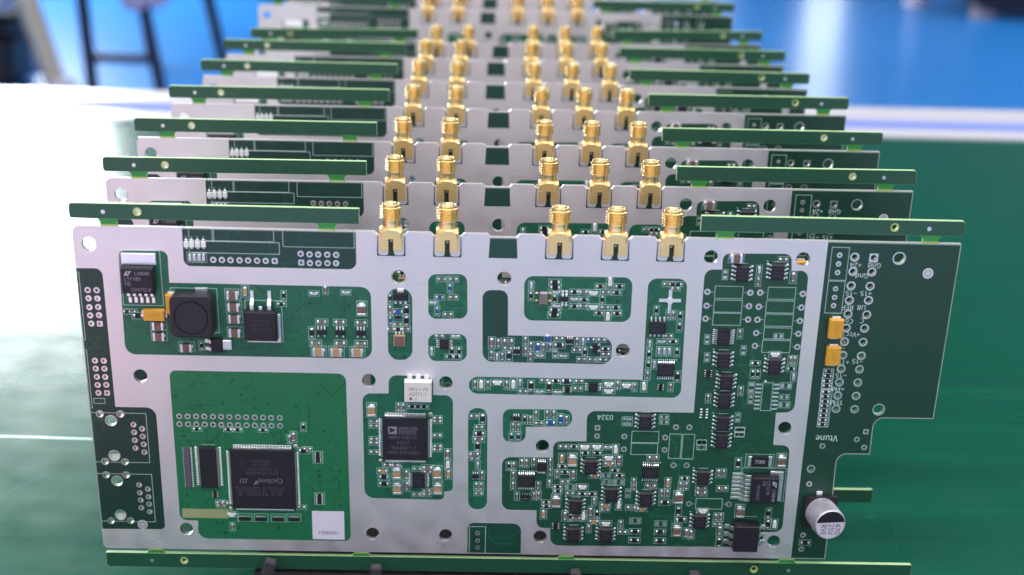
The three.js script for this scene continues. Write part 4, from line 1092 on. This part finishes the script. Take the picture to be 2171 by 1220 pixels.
structure('wall_left', slabUV(x0 - 0.2, x0, FLOOR_Y, CEIL_Y, z0, z1), std('pink_wall', { color: lin(0.68, 0.52, 0.54), roughness: 0.85 })); structure('wall_right', slabUV(x1, x1 + 0.2, FLOOR_Y, CEIL_Y, z0, z1), wallM);
function areaLight(name, w, h, pos, look, power, color) { const l = new THREE.RectAreaLight(color, power, w, h); l.name = name; l.position.set(...pos); l.lookAt(...look); scene.add(l); return l; }
function panel(x, z, w, d) {
  const f = body('ceiling_lamp', new THREE.BoxGeometry(w + 0.06, 0.03, d + 0.06).translate(x, CEIL_Y - 0.016, z), std('lamp_housing', { color: lin(0.7, 0.7, 0.7), roughness: 0.5 }), ceiling);
  body('diffuser', new THREE.BoxGeometry(w, 0.01, d).translate(x, CEIL_Y - 0.038, z), std('lamp_glow', { color: lin(0.8, 0.8, 0.8), emissive: lin(1, 0.98, 0.97), emissiveIntensity: 2.5 }), f);
  areaLight('lamp_light', w, d, [x, CEIL_Y - 0.05, z], [x, -5, z], LAMP, lin(1, 0.97, 0.96));
}
for (const [x, z] of [[-2.6, 1.5], [-0.7, 1.5], [1.2, 1.5], [-2, 0.2], [0.2, 0.2], [2.4, 0.2], [-0.9, -1.3], [1.3, -1.3], [1.4, -3.3], [3.4, -3.3], [-2.6, -3.3], [4.6, -4], [4.6, -5.6], [4.6, -7.2], [4.6, -8.6]]) panel(x, z, 1.2, 0.35);  // row by the right wall added to brighten the floor, rear left one the chair
function opening(name, wx, wy, ww, wh, power) {
  const s = rounded([[-ww / 2 - 0.08, -wh / 2 - 0.08], [ww / 2 + 0.08, -wh / 2 - 0.08], [ww / 2 + 0.08, wh / 2 + 0.08], [-ww / 2 - 0.08, wh / 2 + 0.08]]); s.holes.push(rounded([[-ww / 2, -wh / 2], [-ww / 2, wh / 2], [ww / 2, wh / 2], [ww / 2, -wh / 2]], THREE.Path));
  const f = body(name, new THREE.ExtrudeGeometry(s, { depth: 0.06, bevelEnabled: false }).translate(wx, wy, z0 + 0.004), std('window_frame', { color: lin(0.7, 0.7, 0.7), roughness: 0.5 }), wallBack);
  body('pane', new THREE.BoxGeometry(ww, wh, 0.02).translate(wx, wy, z0 + 0.02), std('window_glow', { color: lin(0.8, 0.8, 0.8), emissive: lin(0.95, 1, 1), emissiveIntensity: power * 0.3 }), f);
  areaLight('window_light', ww, wh, [wx, wy, z0 + 0.1], [wx, wy, 5], power, lin(0.95, 0.99, 1));
}
body('added_dark_panel', slabUV(x0 + 0.01, -0.6, FLOOR_Y + 0.004, FLOOR_Y + 1.3, z0 + 0.001, z0 + 0.05), std('dark_panel', { color: lin(0.03, 0.03, 0.06), roughness: 0.6 }), wallBack);  // unseen dark panel, added to darken the reflections in the floor
opening('window', -4.3, 1.65, 3.9, 1.5, WINDOW); opening('door_window', 2.0, 0.1, 0.22, 1.4, 1.4); opening('door_window', 0.7, 0.1, 1.5, 1.4, 0.22);
// ------------------------------------------------------------------ far, out of focus things on the blue floor
const limb = (a, b, r0, r1) => { const p = new THREE.Vector3(...a), q = new THREE.Vector3(...b), d = q.clone().sub(p), g = new THREE.CylinderGeometry(r1, r0, d.length(), 16); g.applyQuaternion(new THREE.Quaternion().setFromUnitVectors(new THREE.Vector3(0, 1, 0), d.normalize())); return g.translate((p.x + q.x) / 2, (p.y + q.y) / 2, (p.z + q.z) / 2); };
{ const wood = std('pale_wood', { color: lin(0.55, 0.47, 0.34), roughness: 0.55 }), pale = std('pale_fabric', { color: lin(0.74, 0.71, 0.80), roughness: 0.8 }), black = std('black_paint', { color: lin(0.012, 0.011, 0.016), roughness: 0.5 });
  const st = thing('wooden_chair', 'blurred chair with beige wooden leg and white seat at the upper left', 'chair', [-1.67, FLOOR_Y, -5.02]);
  for (const [x, z, tx, tz] of [[0.29, 0.09, 0.16, 0.02], [-0.3, 0.09, -0.2, 0.02], [0.05, -0.42, 0.05, -0.34], [-0.3, -0.42, -0.2, -0.34]]) { const l = body('leg', limb([x, 0.03, z], [tx, 0.44, tz], 0.034, 0.04), wood, st); body('foot', new THREE.SphereGeometry(0.05, 16, 10).scale(1, 0.7, 1).translate(x + 0.015, 0.03, z), pale, l); }
  const seat = body('seat', rbx(0.6, 0.3, 0.52, 0.05, 0, 0, 0, 3), pale, st); seat.position.set(-0.19, 0.30, 0.02); seat.rotation.z = 0.3;
  const bagG = rbx(0.42, 0.18, 0.3, 0.05, 0, 0.09, 0, 3); const bag = thing('storage_box', 'black box on the floor under the white seated chair', 'box', [-1.74, FLOOR_Y, -5.12]); body('box_body', bagG, black, bag); body('lid', rbx(0.44, 0.04, 0.32, 0.015, 0, 0.195, 0, 2), black, bag);
  const sf = thing('metal_table', 'blurred table with thin dark legs beside the beige wooden leg', 'table', [-1.19, FLOOR_Y, -5.05]), navy = std('dark_steel', { color: lin(0.012, 0.012, 0.035), roughness: 0.4 });
  for (const [x, z, tx] of [[-0.1, 0.02, -0.12], [0.13, 0.04, 0.03], [-0.02, -0.6, -0.06], [0.24, -0.6, 0.12]]) body('leg', limb([x, 0, z], [tx, 0.71, z * 0.9], 0.021, 0.023), navy, sf);
  body('stretcher', limb([-0.1, 0.11, 0.02], [0.1, 0.11, 0.04], 0.016, 0.016), navy, sf); body('added_table_top', rbx(1.4, 0.03, 2.3, 0.01, 0.42, 0.725, -1.0, 2), navy, sf);  // top is out of view, added and sized to shade the floor below
  const cl = []; for (let k = 0; k < 5; k++) cl.push(rbx(0.035, 0.3 + 0.02 * (k % 2), 0.05, 0.016, k * 0.03, 0, 0.012 * (k % 2), 2)); const c = body('hanging_cloth', join(cl), std('lilac_cloth', { color: lin(0.44, 0.38, 0.52), roughness: 0.9 })); c.position.set(-1.17, -0.37, -5.0); c.rotation.z = 0.2; c.userData = { label: 'pale lilac cloth hanging beside the dark table legs', category: 'cloth' };
  const mb = thing('machine_base', 'dark blurred base of a machine in the upper right corner', 'machine', [2.62, FLOOR_Y, -7.6]); body('plinth', rbx(0.7, 0.3, 0.6, 0.03, 0, 0.2, 0, 2), black, mb); body('foot', new THREE.CylinderGeometry(0.05, 0.06, 0.06, 16).translate(-0.28, 0.03, 0.2), std('grey_foot', { color: lin(0.3, 0.25, 0.3), roughness: 0.5 }), mb); body('foot', new THREE.CylinderGeometry(0.05, 0.06, 0.06, 16).translate(0.28, 0.03, 0.2), M.foam, mb);
  const pt = thing('floor_socket', 'small white post standing on the blue floor at the upper edge', 'post', [2.12, FLOOR_Y, -7.8]); body('post', new THREE.CylinderGeometry(0.03, 0.035, 0.3, 16).translate(0, 0.17, 0), pale, pt); body('base', new THREE.CylinderGeometry(0.055, 0.06, 0.03, 16).translate(0, 0.015, 0), pale, pt); }

renderer.render(scene, camera);
